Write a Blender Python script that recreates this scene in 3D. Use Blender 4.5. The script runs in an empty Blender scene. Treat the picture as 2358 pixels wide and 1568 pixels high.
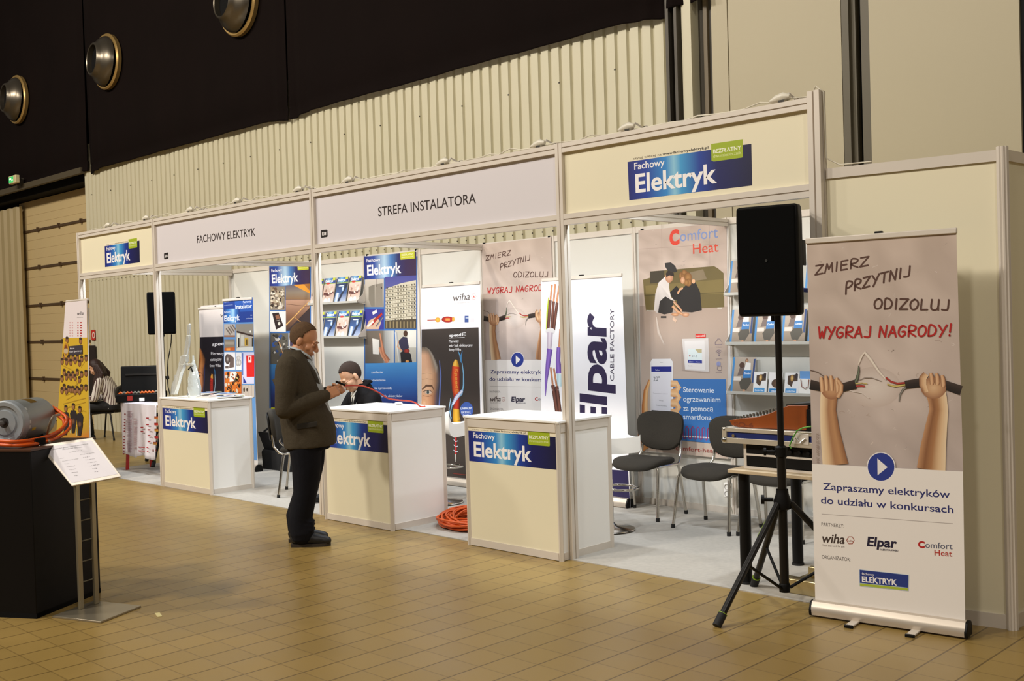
import bpy, bmesh, math, random
from math import pi, sin, cos, radians
from mathutils import Vector as V, Matrix
random.seed(7)
scn = bpy.context.scene
COL = scn.collection

# ------------------------------------------------------------------ camera
CPOS = V((4.9747, -5.5962, 1.6899)); YAW, PIT, ROL, FPX = -.7777, -.0185, -.0302, 2455.934
F = V((sin(YAW)*cos(PIT), cos(YAW)*cos(PIT), sin(PIT)))
_r = V((cos(YAW), -sin(YAW), 0)); _u = _r.cross(F)
RT = _r*cos(ROL) + _u*sin(ROL); UP = _u*cos(ROL) - _r*sin(ROL)
cd = bpy.data.cameras.new('camera'); cam = bpy.data.objects.new('camera', cd); COL.objects.link(cam)
cd.sensor_width = 36; cd.lens = 36*FPX/2358; cd.clip_end = 200
m3 = Matrix((RT, UP, -F)).transposed()
cam.matrix_world = Matrix.Translation(CPOS) @ m3.to_4x4()
scn.camera = cam

# ------------------------------------------------------------------ world, lamps, exposure
scn.view_settings.view_transform = 'Standard'; scn.view_settings.look = 'None'
scn.view_settings.exposure = 0.0; scn.view_settings.gamma = 1; scn.view_settings.use_curve_mapping = False
w = bpy.data.worlds.new('hall_air'); scn.world = w; w.use_nodes = True
w.node_tree.nodes['Background'].inputs[0].default_value = (1, .88, .74, 1)
w.node_tree.nodes['Background'].inputs[1].default_value = .09

def lamp(name, kind, loc, target, power, col, **k):
    d = bpy.data.lights.new(name, kind); d.energy = power; d.color = col
    for a, b in k.items(): setattr(d, a, b)
    o = bpy.data.objects.new(name, d); COL.objects.link(o); o.location = loc
    o.rotation_euler = (V(target)-V(loc)).to_track_quat('-Z', 'Y').to_euler()
    return o
WARM = (1, .925, .82)
for x, y, p in ((-14, -9.5, 740), (-7.5, -10, 840), (-2.5, -10.5, 760), (4.0, -11, 300), (11, -7, 330)):
    lamp('hall_lamp', 'AREA', (x, y, 10.5), (x if x < 8 else 1, 1, 0), p, WARM, shape='DISK', size=1.2)
# clip-on spotlights behind the fascia, shining onto the back wall of the booth
SPOT_X = (-7.3, -6.5, -5.25, -4.35, -3.4, -2.5, -1.55, -.6, .45, 1.4)
for x in SPOT_X:
    lamp('booth_spot', 'SPOT', (x, .22, 2.86), (x-.4, .85, .0), 66, (.93, 1, 1.08), spot_size=radians(150), spot_blend=1.0, shadow_soft_size=.05)

# ------------------------------------------------------------------ pixel helpers (photo pixels onto planes of the place)
def ray(u, v): return F + RT*((u-1179)/FPX) - UP*((v-784)/FPX)
def atZ(u, v, z=0): d = ray(u, v); return CPOS + d*((z-CPOS.z)/d.z)
def atY(u, v, y): d = ray(u, v); return CPOS + d*((y-CPOS.y)/d.y)
def atX(u, v, x): d = ray(u, v); return CPOS + d*((x-CPOS.x)/d.x)

# ------------------------------------------------------------------ materials
def lin(c):
    if isinstance(c, str): c = tuple(int(c[i:i+2], 16) for i in (0, 2, 4))
    return tuple(((x/255)/12.92 if x/255 <= .04045 else ((x/255+.055)/1.055)**2.4) for x in c)
MATS = {}
def mat(name, col=None, rough=.5, metal=0, emit=0, noise=0, nscale=8, bump=0, bscale=60, spec=.5, detail=4, coat=0):
    if name in MATS: return MATS[name]
    m = bpy.data.materials.new(name); m.use_nodes = True; MATS[name] = m
    nt = m.node_tree; b = nt.nodes['Principled BSDF']; c = lin(col)
    b.inputs['Base Color'].default_value = (*c, 1); b.inputs['Roughness'].default_value = rough
    b.inputs['Metallic'].default_value = metal; b.inputs['Specular IOR Level'].default_value = spec
    b.inputs['Coat Weight'].default_value = coat
    if emit: b.inputs['Emission Color'].default_value = (*c, 1); b.inputs['Emission Strength'].default_value = emit
    if noise or bump:
        tc = nt.nodes.new('ShaderNodeTexCoord')
    if noise:
        n = nt.nodes.new('ShaderNodeTexNoise'); n.inputs['Scale'].default_value = nscale; n.inputs['Detail'].default_value = detail
        nt.links.new(tc.outputs['Object'], n.inputs['Vector'])
        mx = nt.nodes.new('ShaderNodeMix'); mx.data_type = 'RGBA'
        mx.inputs[6].default_value = (*[x*(1-noise) for x in c], 1); mx.inputs[7].default_value = (*[min(1, x*(1+noise)) for x in c], 1)
        nt.links.new(n.outputs['Fac'], mx.inputs[0]); nt.links.new(mx.outputs[2], b.inputs['Base Color'])
    if bump:
        n2 = nt.nodes.new('ShaderNodeTexNoise'); n2.inputs['Scale'].default_value = bscale; n2.inputs['Detail'].default_value = 3
        nt.links.new(tc.outputs['Object'], n2.inputs['Vector'])
        bp = nt.nodes.new('ShaderNodeBump'); bp.inputs['Strength'].default_value = bump; bp.inputs['Distance'].default_value = .01
        nt.links.new(n2.outputs['Fac'], bp.inputs['Height']); nt.links.new(bp.outputs['Normal'], b.inputs['Normal'])
    return m
ALU = mat('anodised_aluminium', 'd8cfc3', .42, .12, noise=.06, nscale=3)
CHROME = mat('chrome', 'c8c4bc', .16, 1)
PANEL = mat('cream_panel', 'e4dcc0', .5, noise=.03, nscale=1.5)
WPANEL = mat('white_panel', 'd6d4cc', .45, noise=.02, nscale=1.5)
WHITE = mat('white_laminate', 'f3f1ec', .3)
PAPERW = mat('fascia_paper', 'd4cfd3', .5)
BLACK = mat('black_plastic', '060505', .5, spec=.25)
BLACKM = mat('black_matte', '060505', .85, spec=.2)
DARKF = mat('charcoal_fabric', '272219', .9, noise=.25, nscale=90, bump=.3, bscale=300)
STEELG = mat('dark_steel', '2c2927', .5, .3)
RUBBER = mat('black_rubber', '111010', .7)
def vcol_mat(name, rough):
    m = bpy.data.materials.new(name); m.use_nodes = True; nt = m.node_tree; b = nt.nodes['Principled BSDF']
    a = nt.nodes.new('ShaderNodeAttribute'); a.attribute_name = 'ink'; nt.links.new(a.outputs['Color'], b.inputs['Base Color'])
    b.inputs['Roughness'].default_value = rough; return m
INK = vcol_mat('printed_ink', .5)

# ------------------------------------------------------------------ objects and tags
def tag(o, label, cat, group=None):
    o['label'] = label; o['category'] = cat
    if group: o['group'] = group
    return o
def thing(name, label, cat, loc=(0, 0, 0), rz=0, group=None):
    o = bpy.data.objects.new(name, None); COL.objects.link(o); o.empty_display_size = .1
    o.location = loc; o.rotation_euler = (0, 0, rz)
    return tag(o, label, cat, group)
def dup(o, parent=None, loc=None, rz=None, label=None):
    c = o.copy(); COL.objects.link(c); kids = list(o.children)
    if parent: c.parent = parent
    if loc is not None: c.location = loc
    if rz is not None: c.rotation_euler = (0, 0, rz)
    if label: c['label'] = label
    for k in kids: dup(k, c)
    return c

class MB:
    """mesh builder"""
    def __init__(s): s.v = []; s.f = []; s.m = []; s.M = None
    def add(s, vs, fs, mi=0):
        n = len(s.v)
        if s.M: vs = [s.M @ V(p) for p in vs]
        s.v += [tuple(p) for p in vs]; s.f += [tuple(i+n for i in f) for f in fs]; s.m += [mi]*len(fs)
        return s
    def box(s, x0, x1, y0, y1, z0, z1, mi=0):
        return s.add([(x, y, z) for x in (x0, x1) for y in (y0, y1) for z in (z0, z1)],
                     [(0, 1, 3, 2), (4, 6, 7, 5), (0, 4, 5, 1), (2, 3, 7, 6), (0, 2, 6, 4), (1, 5, 7, 3)], mi)
    def loft(s, rings, mi=0, cap=True, close=True):
        n = len(rings[0]); vs = [p for r in rings for p in r]; fs = []
        for i in range(len(rings)-1):
            for j in range(n if close else n-1):
                k = (j+1) % n; fs.append((i*n+j, i*n+k, (i+1)*n+k, (i+1)*n+j))
        if cap: fs += [tuple(range(n))[::-1], tuple((len(rings)-1)*n+j for j in range(n))]
        return s.add(vs, fs, mi)
    def tube(s, pts, r, n=10, mi=0, closed=False, cap=True, flat=1):
        pts = [V(p) for p in pts]; rs = r if isinstance(r, (list, tuple)) else [r]*len(pts)
        rings = []; L = len(pts); prev = None
        for i, p in enumerate(pts):
            a = pts[(i-1) % L] if (closed or i) else p; b = pts[(i+1) % L] if (closed or i < L-1) else p
            t = (b-a).normalized()
            if prev is None:
                x = t.cross(V((0, 0, 1)));
                if x.length < .05: x = t.cross(V((0, 1, 0)))
                x.normalize()
            else:
                x = prev - t*prev.dot(t)
                x = x.normalized() if x.length > 1e-6 else prev
            prev = x; y = t.cross(x)
            rings.append([p + x*(rs[i]*cos(2*pi*k/n)) + y*(flat*rs[i]*sin(2*pi*k/n)) for k in range(n)])
        if closed: rings.append(rings[0])
        return s.loft(rings, mi, cap and not closed)
    def cyl(s, p0, p1, r0, r1=None, n=20, mi=0): return s.tube([p0, p1], [r0, r0 if r1 is None else r1], n, mi)
    def lathe(s, prof, o=(0, 0, 0), ax=(0, 0, 1), n=32, mi=0, cap=False):
        o = V(o); ax = V(ax).normalized(); x = ax.orthogonal().normalized(); y = ax.cross(x)
        return s.loft([[o + ax*h + x*(r*cos(2*pi*k/n)) + y*(r*sin(2*pi*k/n)) for k in range(n)] for r, h in prof], mi, cap)
    def ext(s, poly, a, d, mi=0):
        """extrude a 3d polygon along vector d"""
        p = [V(q) for q in poly]; d = V(d); return s.loft([p, [q+d for q in p]], mi)
    def sph(s, c, r, n=16, mi=0):
        c = V(c); r = V(r) if not isinstance(r, (int, float)) else V((r, r, r)); k = n//2
        rings = [[c + V((r.x*sin(pi*i/k)*cos(2*pi*j/n), r.y*sin(pi*i/k)*sin(2*pi*j/n), r.z*cos(pi*i/k))) for j in range(n)] for i in range(1, k)]
        s.loft(rings, mi, False); m = len(s.v)
        top = s.M @ (c+V((0, 0, r.z))) if s.M else c+V((0, 0, r.z)); bot = s.M @ (c-V((0, 0, r.z))) if s.M else c-V((0, 0, r.z))
        b0 = m-n*(k-1); s.v += [tuple(top), tuple(bot)]
        for j in range(n):
            s.f.append((m, b0+j, b0+(j+1) % n)); s.f.append((m+1, m-n+(j+1) % n, m-n+j)); s.m += [mi, mi]
        return s
    def obj(s, name, mats, parent=None, smooth=0, bev=0, label=None):
        me = bpy.data.meshes.new(name); me.from_pydata(s.v, [], s.f)
        for m in (mats if isinstance(mats, (list, tuple)) else [mats]): me.materials.append(m)
        me.polygons.foreach_set('material_index', s.m)
        bm = bmesh.new(); bm.from_mesh(me); bmesh.ops.recalc_face_normals(bm, faces=bm.faces); bm.to_mesh(me); bm.free()
        if smooth:
            me.polygons.foreach_set('use_smooth', [True]*len(me.polygons)); me.set_sharp_from_angle(angle=radians(smooth))
        o = bpy.data.objects.new(name, me); COL.objects.link(o)
        if parent: o.parent = parent
        if bev:
            b = o.modifiers.new('soft_edge', 'BEVEL'); b.width = bev; b.segments = 2; b.limit_method = 'ANGLE'; b.angle_limit = radians(40)
            if not smooth: me.polygons.foreach_set('use_smooth', [True]*len(me.polygons)); me.set_sharp_from_angle(angle=radians(50))
        if label: o['label'] = label
        return o
def box(name, m, parent, x0, x1, y0, y1, z0, z1, bev=0): return MB().box(x0, x1, y0, y1, z0, z1).obj(name, m, parent, bev=bev)
def struct(o): o['kind'] = 'structure'; return o

# ------------------------------------------------------------------ text as mesh
_tc = {}
def text_mesh(s, bold=0, shear=0):
    k = (s, bold, shear)
    if k in _tc: return _tc[k]
    cu = bpy.data.curves.new('txt', 'FONT'); cu.body = s; cu.size = 1; cu.offset = bold; cu.shear = shear
    cu.resolution_u = 4
    ob = bpy.data.objects.new('txt', cu); COL.objects.link(ob)
    dg = bpy.context.evaluated_depsgraph_get(); me = bpy.data.meshes.new_from_object(ob.evaluated_get(dg))
    vs = [(p.co.x, p.co.y) for p in me.vertices]; fs = [tuple(p.vertices) for p in me.polygons]
    bpy.data.objects.remove(ob); bpy.data.curves.remove(cu); bpy.data.meshes.remove(me)
    if not vs: vs = [(0, 0), (1, 0), (1, 1)]; fs = []
    x0 = min(p[0] for p in vs); x1 = max(p[0] for p in vs)
    _tc[k] = ([((p[0]-x0)/(x1-x0 or 1), p[1]) for p in vs], fs); return _tc[k]
CAPH = .729
# hand-lettered strokes for the brush lettering
HAND = {'Z': [[(0, 1), (1, 1), (0, 0), (1, .02)]], 'M': [[(0, 0), (.2, 1), (.5, .35), (.85, 1), (1, 0)]], 'I': [[(.5, 1), (.5, 0)]],
 'E': [[(.9, 1), (.1, 1), (.1, 0), (.9, 0)], [(.1, .52), (.8, .55)]], 'R': [[(.1, 0), (.1, 1), (.7, .98), (.95, .78), (.7, .55), (.1, .45), (1, 0)]],
 'P': [[(.1, -.15), (.1, 1), (.75, .98), (.95, .75), (.7, .5), (.1, .4)]], 'Y': [[(0, 1), (.5, .5)], [(1, 1), (.3, -.1)]], 'T': [[(-.05, 1), (1.05, 1)], [(.5, 1), (.5, 0)]],
 'N': [[(.05, 0), (.1, 1), (.85, 0), (.95, 1.05)]], 'J': [[(.8, 1), (.8, .15), (.55, 0), (.1, .05)]], 'O': [[(.5, 1), (.15, .8), (.02, .45), (.2, .08), (.5, 0), (.82, .12), (1, .5), (.85, .85), (.5, 1)]],
 'D': [[(.1, 0), (.1, 1), (.65, .95), (1, .55), (.75, .1), (.1, 0)]], 'L': [[(.1, 1), (.1, 0), (.9, .02)]], 'U': [[(.05, 1), (.05, .25), (.3, 0), (.7, .03), (.9, .3), (.9, 1)], [(.9, .3), (.95, 0)]],
 'W': [[(0, 1), (.25, 0), (.5, .6), (.75, 0), (1, 1)]], 'G': [[(.9, .9), (.5, 1), (.1, .75), (.05, .3), (.4, 0), (.85, .15), (.85, .45), (.5, .45)]],
 'A': [[(0, 0), (.5, 1), (1, 0)], [(.2, .35), (.85, .35)]], '!': [[(.5, 1.1), (.45, .35)], [(.45, .08), (.44, .0)]]}

def smooth_pts(P, k=5):
    P = [V(p) for p in P]; out = []
    for i in range(len(P)-1):
        a, b, c, d = P[max(i-1, 0)], P[i], P[i+1], P[min(i+2, len(P)-1)]
        for j in range(k):
            t = j/k; out.append(.5*((2*b) + (c-a)*t + (2*a-5*b+4*c-d)*t*t + (3*b-a-3*c+d)*t**3))
    return out + [P[-1]]
class Art:
    """flat print on a plane; points are photo pixels unless a quad map is set; layers are stacked by a hair"""
    def __init__(s, O, ex, ez):
        s.O = V(O); s.ex = V(ex).normalized(); s.ez = V(ez).normalized(); s.n = s.ex.cross(s.ez); s.lay = 0
        s.v = []; s.f = []; s.c = []; s.q = None; s.pre = None; s.step = .00005
    def st(s, u, v):
        d = ray(u, v); t = (s.O-CPOS).dot(s.n)/d.dot(s.n); p = CPOS + d*t - s.O
        return (p.dot(s.ex), p.dot(s.ez))
    def quad_map(s, p00, p10, p11, p01, px=True):
        s.q = [s.st(*p) if px else p for p in (p00, p10, p11, p01)]
    def map(s, p):
        if s.q is None: return s.st(*p)
        if s.pre: p = s.pre(p)
        a, b = p; q = s.q; w = ((1-a)*(1-b), a*(1-b), a*b, (1-a)*b)
        return (sum(w[i]*q[i][0] for i in range(4)), sum(w[i]*q[i][1] for i in range(4)))
    def raw(s, pts, faces, cols):
        """pts in plane metres"""
        s.lay += 1; n = len(s.v); off = s.n*(-s.lay*s.step) if s.n.dot(CPOS-s.O) < 0 else s.n*(s.lay*s.step)
        s.v += [s.O + s.ex*a + s.ez*b + off for a, b in pts]
        s.f += [tuple(i+n for i in f) for f in faces]; s.c += cols
    def poly(s, pts, col):
        p = [s.map(q) for q in pts]; cs = [lin(c) for c in col] if isinstance(col, list) else [lin(col)]*len(p)
        s.raw(p, [tuple(range(len(p)))], cs)
    def rect(s, a0, b0, a1, b1, col): s.poly([(a0, b0), (a1, b0), (a1, b1), (a0, b1)], col)
    def grid(s, p, cols):
        """p rows of points, cols rows of colours"""
        r, c = len(p), len(p[0]); pts = [s.map(q) for row in p for q in row]
        s.raw(pts, [(i*c+j, i*c+j+1, (i+1)*c+j+1, (i+1)*c+j) for i in range(r-1) for j in range(c-1)], [lin(k) for row in cols for k in row])
    def hgrad(s, corners, stops):
        """corners bl br tr tl; stops [(t,col)] left to right"""
        bl, br, tr, tl = corners; L = lambda a, b, t: (a[0]+(b[0]-a[0])*t, a[1]+(b[1]-a[1])*t)
        s.grid([[L(bl, br, t) for t, _ in stops], [L(tl, tr, t) for t, _ in stops]], [[c for _, c in stops]]*2)
    def vgrad(s, corners, stops):
        bl, br, tr, tl = corners; L = lambda a, b, t: (a[0]+(b[0]-a[0])*t, a[1]+(b[1]-a[1])*t)
        s.grid([[L(bl, tl, t), L(br, tr, t)] for t, _ in stops], [[c, c] for _, c in stops])
    def strip(s, pts, w, cols):
        """stroke with cross gradient"""
        P = [V(s.map(q)) for q in pts]; N = len(P)
        # width is in map units: use local scale
        sc = (V(s.map((pts[0][0], pts[0][1]+1))) - V(s.map(pts[0]))).length
        if not isinstance(cols, list): cols = [cols, cols]
        k = len(cols); ws = w if isinstance(w, list) else [w]*N; vs = []; cs = []
        for i in range(N):
            t = (P[min(i+1, N-1)]-P[max(i-1, 0)]); t = t.normalized() if t.length else V((1, 0)); nn = V((-t.y, t.x))
            for j in range(k):
                vs.append(tuple(P[i] + nn*(ws[i]*sc*(.5-j/(k-1))))); cs.append(lin(cols[j]))
        s.raw(vs, [(i*k+j, i*k+j+1, (i+1)*k+j+1, (i+1)*k+j) for i in range(N-1) for j in range(k-1)], cs)
    def blob(s, cu, cv, ru, rv, cols, n=22, rot=0):
        if not isinstance(cols, list): cols = [cols]
        k = len(cols); c, d = cos(rot), sin(rot); pts = [s.map((cu, cv))]; cs = [lin(cols[0])]; fs = []
        R = k if k == 1 else k-1
        for r in range(1, R+1):
            for j in range(n):
                a = ru*r/R*cos(2*pi*j/n); b = rv*r/R*sin(2*pi*j/n); pts.append(s.map((cu+a*c-b*d, cv+a*d+b*c))); cs.append(lin(cols[min(r, k-1)]))
        for j in range(n): fs.append((0, 1+j, 1+(j+1) % n))
        for r in range(R-1):
            for j in range(n): a = 1+r*n; fs.append((a+j, a+n+j, a+n+(j+1) % n, a+(j+1) % n))
        s.raw(pts, fs, cs)
    def speck(s, u0, v0, u1, v1, n, cols, r0, r1, asp=1):
        for _ in range(n):
            r = random.uniform(r0, r1); k = random.choice((4, 5, 6)); cu = random.uniform(u0+r, u1-r); cv = random.uniform(v0+r, v1-r); a0 = random.random()*6
            s.poly([(cu+r*random.uniform(.6, 1)*cos(a0+2*pi*j/k), cv+asp*r*random.uniform(.6, 1)*sin(a0+2*pi*j/k)) for j in range(k)], random.choice(cols))
        s.lay -= int(n*.7)
    def text(s, t, p0, p1, h, col, bold=.0, shear=0, upv=None):
        vs, fs = text_mesh(t, bold, shear); a = V(s.map(p0)); b = V(s.map(p1)); e = b-a
        if upv is None: upv = (0, -h if (s.q is None or s.pre) else h); rot = False
        else: rot = True
        up = (V(s.map((p0[0]+upv[0], p0[1]+upv[1])))-a)/CAPH
        if not rot: up = V((0, up.length))
        s.raw([(a.x+e.x*x+up.x*y, a.y+e.y*x+up.y*y) for x, y in vs], fs, [lin(col)]*len(vs))
    def hand(s, t, p0, p1, h, w, col):
        n = sum(.55 if c in 'I!' else .6 if c == ' ' else 1 for c in t); x = 0
        for c in t:
            cw = .55 if c in 'I!' else .6 if c == ' ' else 1
            L0 = s.lay
            for si, st in enumerate(HAND.get(c, [])):
                pts = []
                for a, b in st:
                    f = (x + cw*(.08+.78*a))/n
                    pts.append((p0[0]+(p1[0]-p0[0])*f + h*b*.10, p0[1]+(p1[1]-p0[1])*f - h*b))
                if c in 'RPJODUG' and len(pts) > 3: pts = [(q.x, q.y) for q in smooth_pts([(*q, 0) for q in pts], 4)]
                s.lay = L0 + 4*si; l = s.lay + 3
                if len(pts) > 6: s.strip(pts, w, col)
                else:
                    for q0, q1 in zip(pts, pts[1:]): s.strip([q0, q1], w, col); s.lay = L0 + 4*si + (s.lay-L0-4*si) % 3
                sc = (V(s.map((pts[0][0], pts[0][1]+1))) - V(s.map(pts[0]))).length*w/2
                for q in ((pts[0], pts[-1]) if len(pts) > 6 else pts):
                    m_ = s.map(q); s.lay = l; s.raw([(m_[0]+sc*cos(.628*k), m_[1]+sc*sin(.628*k)) for k in range(10)], [tuple(range(10))], [lin(col)]*10)
            s.lay = L0
            x += cw
        s.lay += 16
    def obj(s, name, parent, thick=.001, label=None):
        me = bpy.data.meshes.new(name); me.from_pydata([tuple(p) for p in s.v], [], s.f); me.materials.append(INK)
        ca = me.color_attributes.new('ink', 'FLOAT_COLOR', 'POINT')
        ca.data.foreach_set('color', [x for c in s.c for x in (*c, 1)])
        o = bpy.data.objects.new(name, me); COL.objects.link(o); o.parent = parent
        if label: o['label'] = label
        return o

# ================================================================== setting
def floor_material():
    m = bpy.data.materials.new('floor_tiles'); m.use_nodes = True; nt = m.node_tree; b = nt.nodes['Principled BSDF']; N = nt.nodes.new; L = nt.links.new
    g = N('ShaderNodeNewGeometry'); sep = N('ShaderNodeSeparateXYZ'); L(g.outputs['Position'], sep.inputs[0])
    def mth(op, a, bb=None, c=None):
        n = N('ShaderNodeMath'); n.operation = op
        for i, x in enumerate((a, bb, c)):
            if x is None: continue
            if isinstance(x, (int, float)): n.inputs[i].default_value = x
            else: L(x, n.inputs[i])
        return n.outputs[0]
    P = .2032
    tx = mth('DIVIDE', mth('ADD', sep.outputs[0], 40*P+.041), P); ty = mth('DIVIDE', mth('ADD', sep.outputs[1], 40*P+.006), P)
    def line(t, w):
        d = mth('ABSOLUTE', mth('SUBTRACT', mth('FRACT', mth('ADD', t, .5)), .5))
        mr = N('ShaderNodeMapRange'); mr.inputs[1].default_value = w*.55; mr.inputs[2].default_value = w; mr.inputs[3].default_value = 1; mr.inputs[4].default_value = 0
        L(d, mr.inputs[0]); return mr.outputs[0]
    lx = mth('MULTIPLY', line(tx, .030), .75); ly = mth('MULTIPLY', line(ty, .024), .38); ln = mth('MAXIMUM', lx, ly)
    cb = N('ShaderNodeCombineXYZ'); L(mth('FLOOR', tx), cb.inputs[0]); L(mth('FLOOR', ty), cb.inputs[1])
    wn = N('ShaderNodeTexWhiteNoise'); L(cb.outputs[0], wn.inputs['Vector'])
    nz = N('ShaderNodeTexNoise'); nz.inputs['Scale'].default_value = 2.2; nz.inputs['Detail'].default_value = 6; L(g.outputs['Position'], nz.inputs['Vector'])
    nf = N('ShaderNodeTexNoise'); nf.inputs['Scale'].default_value = 160; L(g.outputs['Position'], nf.inputs['Vector'])
    v = mth('ADD', mth('ADD', mth('MULTIPLY', wn.outputs['Value'], .10), mth('MULTIPLY', nz.outputs['Fac'], .24)), mth('ADD', mth('MULTIPLY', nf.outputs['Fac'], .12), .76))
    c = N('ShaderNodeMix'); c.data_type = 'RGBA'; c.inputs[6].default_value = (*lin('957b45'), 1); c.inputs[7].default_value = (*lin('4c391b'), 1); L(ln, c.inputs[0])
    mul = N('ShaderNodeMix'); mul.data_type = 'RGBA'; mul.blend_type = 'MULTIPLY'; mul.inputs[0].default_value = 1
    L(c.outputs[2], mul.inputs[6]); cc = N('ShaderNodeCombineColor'); [L(v, cc.inputs[i]) for i in range(3)]; L(cc.outputs[0], mul.inputs[7])
    L(mul.outputs[2], b.inputs['Base Color'])
    L(mth('ADD', mth('MULTIPLY', nz.outputs['Fac'], .16), .24), b.inputs['Roughness']); b.inputs['Specular IOR Level'].default_value = .5
    bp = N('ShaderNodeBump'); bp.inputs['Strength'].default_value = .35; bp.inputs['Distance'].default_value = .002; bp.invert = True
    L(ln, bp.inputs['Height']); L(bp.outputs[0], b.inputs['Normal'])
    return m
struct(MB().box(-26, 12, -14, 3.2, -.1, 0).obj('floor', floor_material()))
SHEET = mat('pale_sheet_steel', 'cbc4a8', .45, noise=.05, nscale=.6)
DGREY = mat('grey_steel', '4a443a', .5, .2)
# corrugated sheet wall, 2.6 m behind the fascia line
YW = 2.6
mb = MB(); xs = -13.5; prof = []
while xs < -.96:
    prof += [(xs, 0), (xs+.098, 0), (xs+.108, .028), (xs+.136, .028)]; xs += .146
prof += [(-.9, 0)]
vs = [(x, YW+y, z) for x, y in prof for z in (0, 5.0)]
mb.add(vs, [(2*i, 2*i+2, 2*i+3, 2*i+1) for i in range(len(prof)-1)])
mb.box(-13.5, -.9, YW+.06, YW+.1, 0, 5.0)
mb.box(-13.52, -13.5, YW, YW+.6, 0, 5.0)
k = 0; x = -13.45
while x < -1:
    mb.box(x+.045-.006, x+.045+.006, YW-.005, YW+.004, 2.60, 2.612, 1)
    if k % 5 == 1:
        for z in (3.3, 4.1): mb.box(x+.045-.007, x+.045+.007, YW-.005, YW+.004, z, z+.014, 1)
    x += .146; k += 1
struct(mb.obj('wall_back', [SHEET, DGREY]))
# smooth panels to the right of the steel column
mb = MB(); PAN = mat('smooth_wall_panel', 'b4a98c', .5, noise=.03, nscale=.7)
mb.box(-.46, -.293, YW, YW+.1, 0, 7); mb.box(-.283, .79, YW, YW+.1, 0, 7); mb.box(1.03, 2.18, YW, YW+.1, 0, 7); mb.box(2.23, 8, YW, YW+.1, 0, 7)
struct(mb.obj('wall_right', PAN))
mb = MB().box(-.47, 8, YW+.11, YW+.3, 0, 7); struct(mb.obj('wall_back.001', mat('gap_black', '050404', .9)))
# steel column
mb = MB()
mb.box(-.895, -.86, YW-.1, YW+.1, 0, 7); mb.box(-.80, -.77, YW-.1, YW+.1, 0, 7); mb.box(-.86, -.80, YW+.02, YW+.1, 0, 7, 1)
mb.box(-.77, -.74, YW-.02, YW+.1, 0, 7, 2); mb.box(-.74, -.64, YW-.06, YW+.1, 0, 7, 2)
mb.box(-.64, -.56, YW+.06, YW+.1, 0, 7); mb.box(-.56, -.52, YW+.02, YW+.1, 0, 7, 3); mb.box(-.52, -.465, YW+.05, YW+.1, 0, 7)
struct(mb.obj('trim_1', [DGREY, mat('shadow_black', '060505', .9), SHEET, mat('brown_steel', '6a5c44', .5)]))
mb = MB().box(.80, .86, YW-.01, YW+.1, 0, 7).box(.86, .9, YW+.03, YW+.1, 0, 7).box(.96, 1.03, YW+.0, YW+.1, 0, 7)
struct(mb.obj('trim_2', mat('grey_green_steel', '5b5340', .5)))
struct(MB().box(2.185, 2.225, YW+.02, YW+.1, 0, 7).obj('trim_3', mat('shadow_black', '060505', .9)))

# sectional gate in the recess on the left
GATE = mat('gate_panel', 'c4ad7e', .5, noise=.04, nscale=1)
gate = struct(bpy.data.objects.new('door_1', None)); COL.objects.link(gate)
zs = [-.2, .817, 1.555, 2.285, 3.04, 3.785, 4.40]
for a, b in zip(zs, zs[1:]):
    mb = MB(); mb.box(-17.56, -13.5, 3.0, 3.06, max(a, 0)+.012, b-.012)
    for t in (.25, .5, .75):
        z = a+(b-a)*t; mb.box(-17.55, -13.5, 2.996, 3.0, z-.003, z+.003)
    mb.obj('gate_section', GATE, gate, bev=.01)
mb = MB()
for z in zs[1:-1]:
    mb.box(-17.62, -13.5, 2.975, 3.05, z-.022, z+.022)
mb.obj('hinge_rail', mat('brown_rail', '5a4630', .5, .3), gate)
for z in zs[1:-1]:
    mb = MB()
    for x in (-16.6, -15.6, -14.6): mb.box(x-.025, x+.025, 2.955, 3.0, z-.045, z+.045)
    mb.obj('hinge', mat('brown_rail', '5a4630', .5, .3), gate)
struct(MB().box(-22, -13.5, 3.07, 3.2, 0, 5).box(-18, -17.56, 2.98, 3.1, 0, 4.6).box(-22, -13.5, 2.7, 3.0, 4.40, 4.62).obj('trim_4', BLACKM))
struct(MB().box(-22, -13.45, 2.5, 2.58, 4.50, 4.60).obj('trim_5', mat('dim_rail', '4b4230', .6)))
mb = MB(); x = -19.2; prof = []
while x < -17.3: prof += [(x, 0), (x+.16, 0), (x+.2, .07), (x+.3, .07), (x+.34, 0)]; x += .34
mb.add([(a, 2.85+b, z) for a, b in prof for z in (0, 4.3)], [(2*i, 2*i+2, 2*i+3, 2*i+1) for i in range(len(prof)-1)])
mb.box(-20.5, -17.4, 2.95, 3.0, 0, 4.3)
struct(mb.obj('wall_left', mat('column_sheet', 'a9976e', .5)))
struct(MB().box(-24, 8, 2.9, 3.0, 5.02, 13).obj('wall_back.002', BLACKM))

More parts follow.
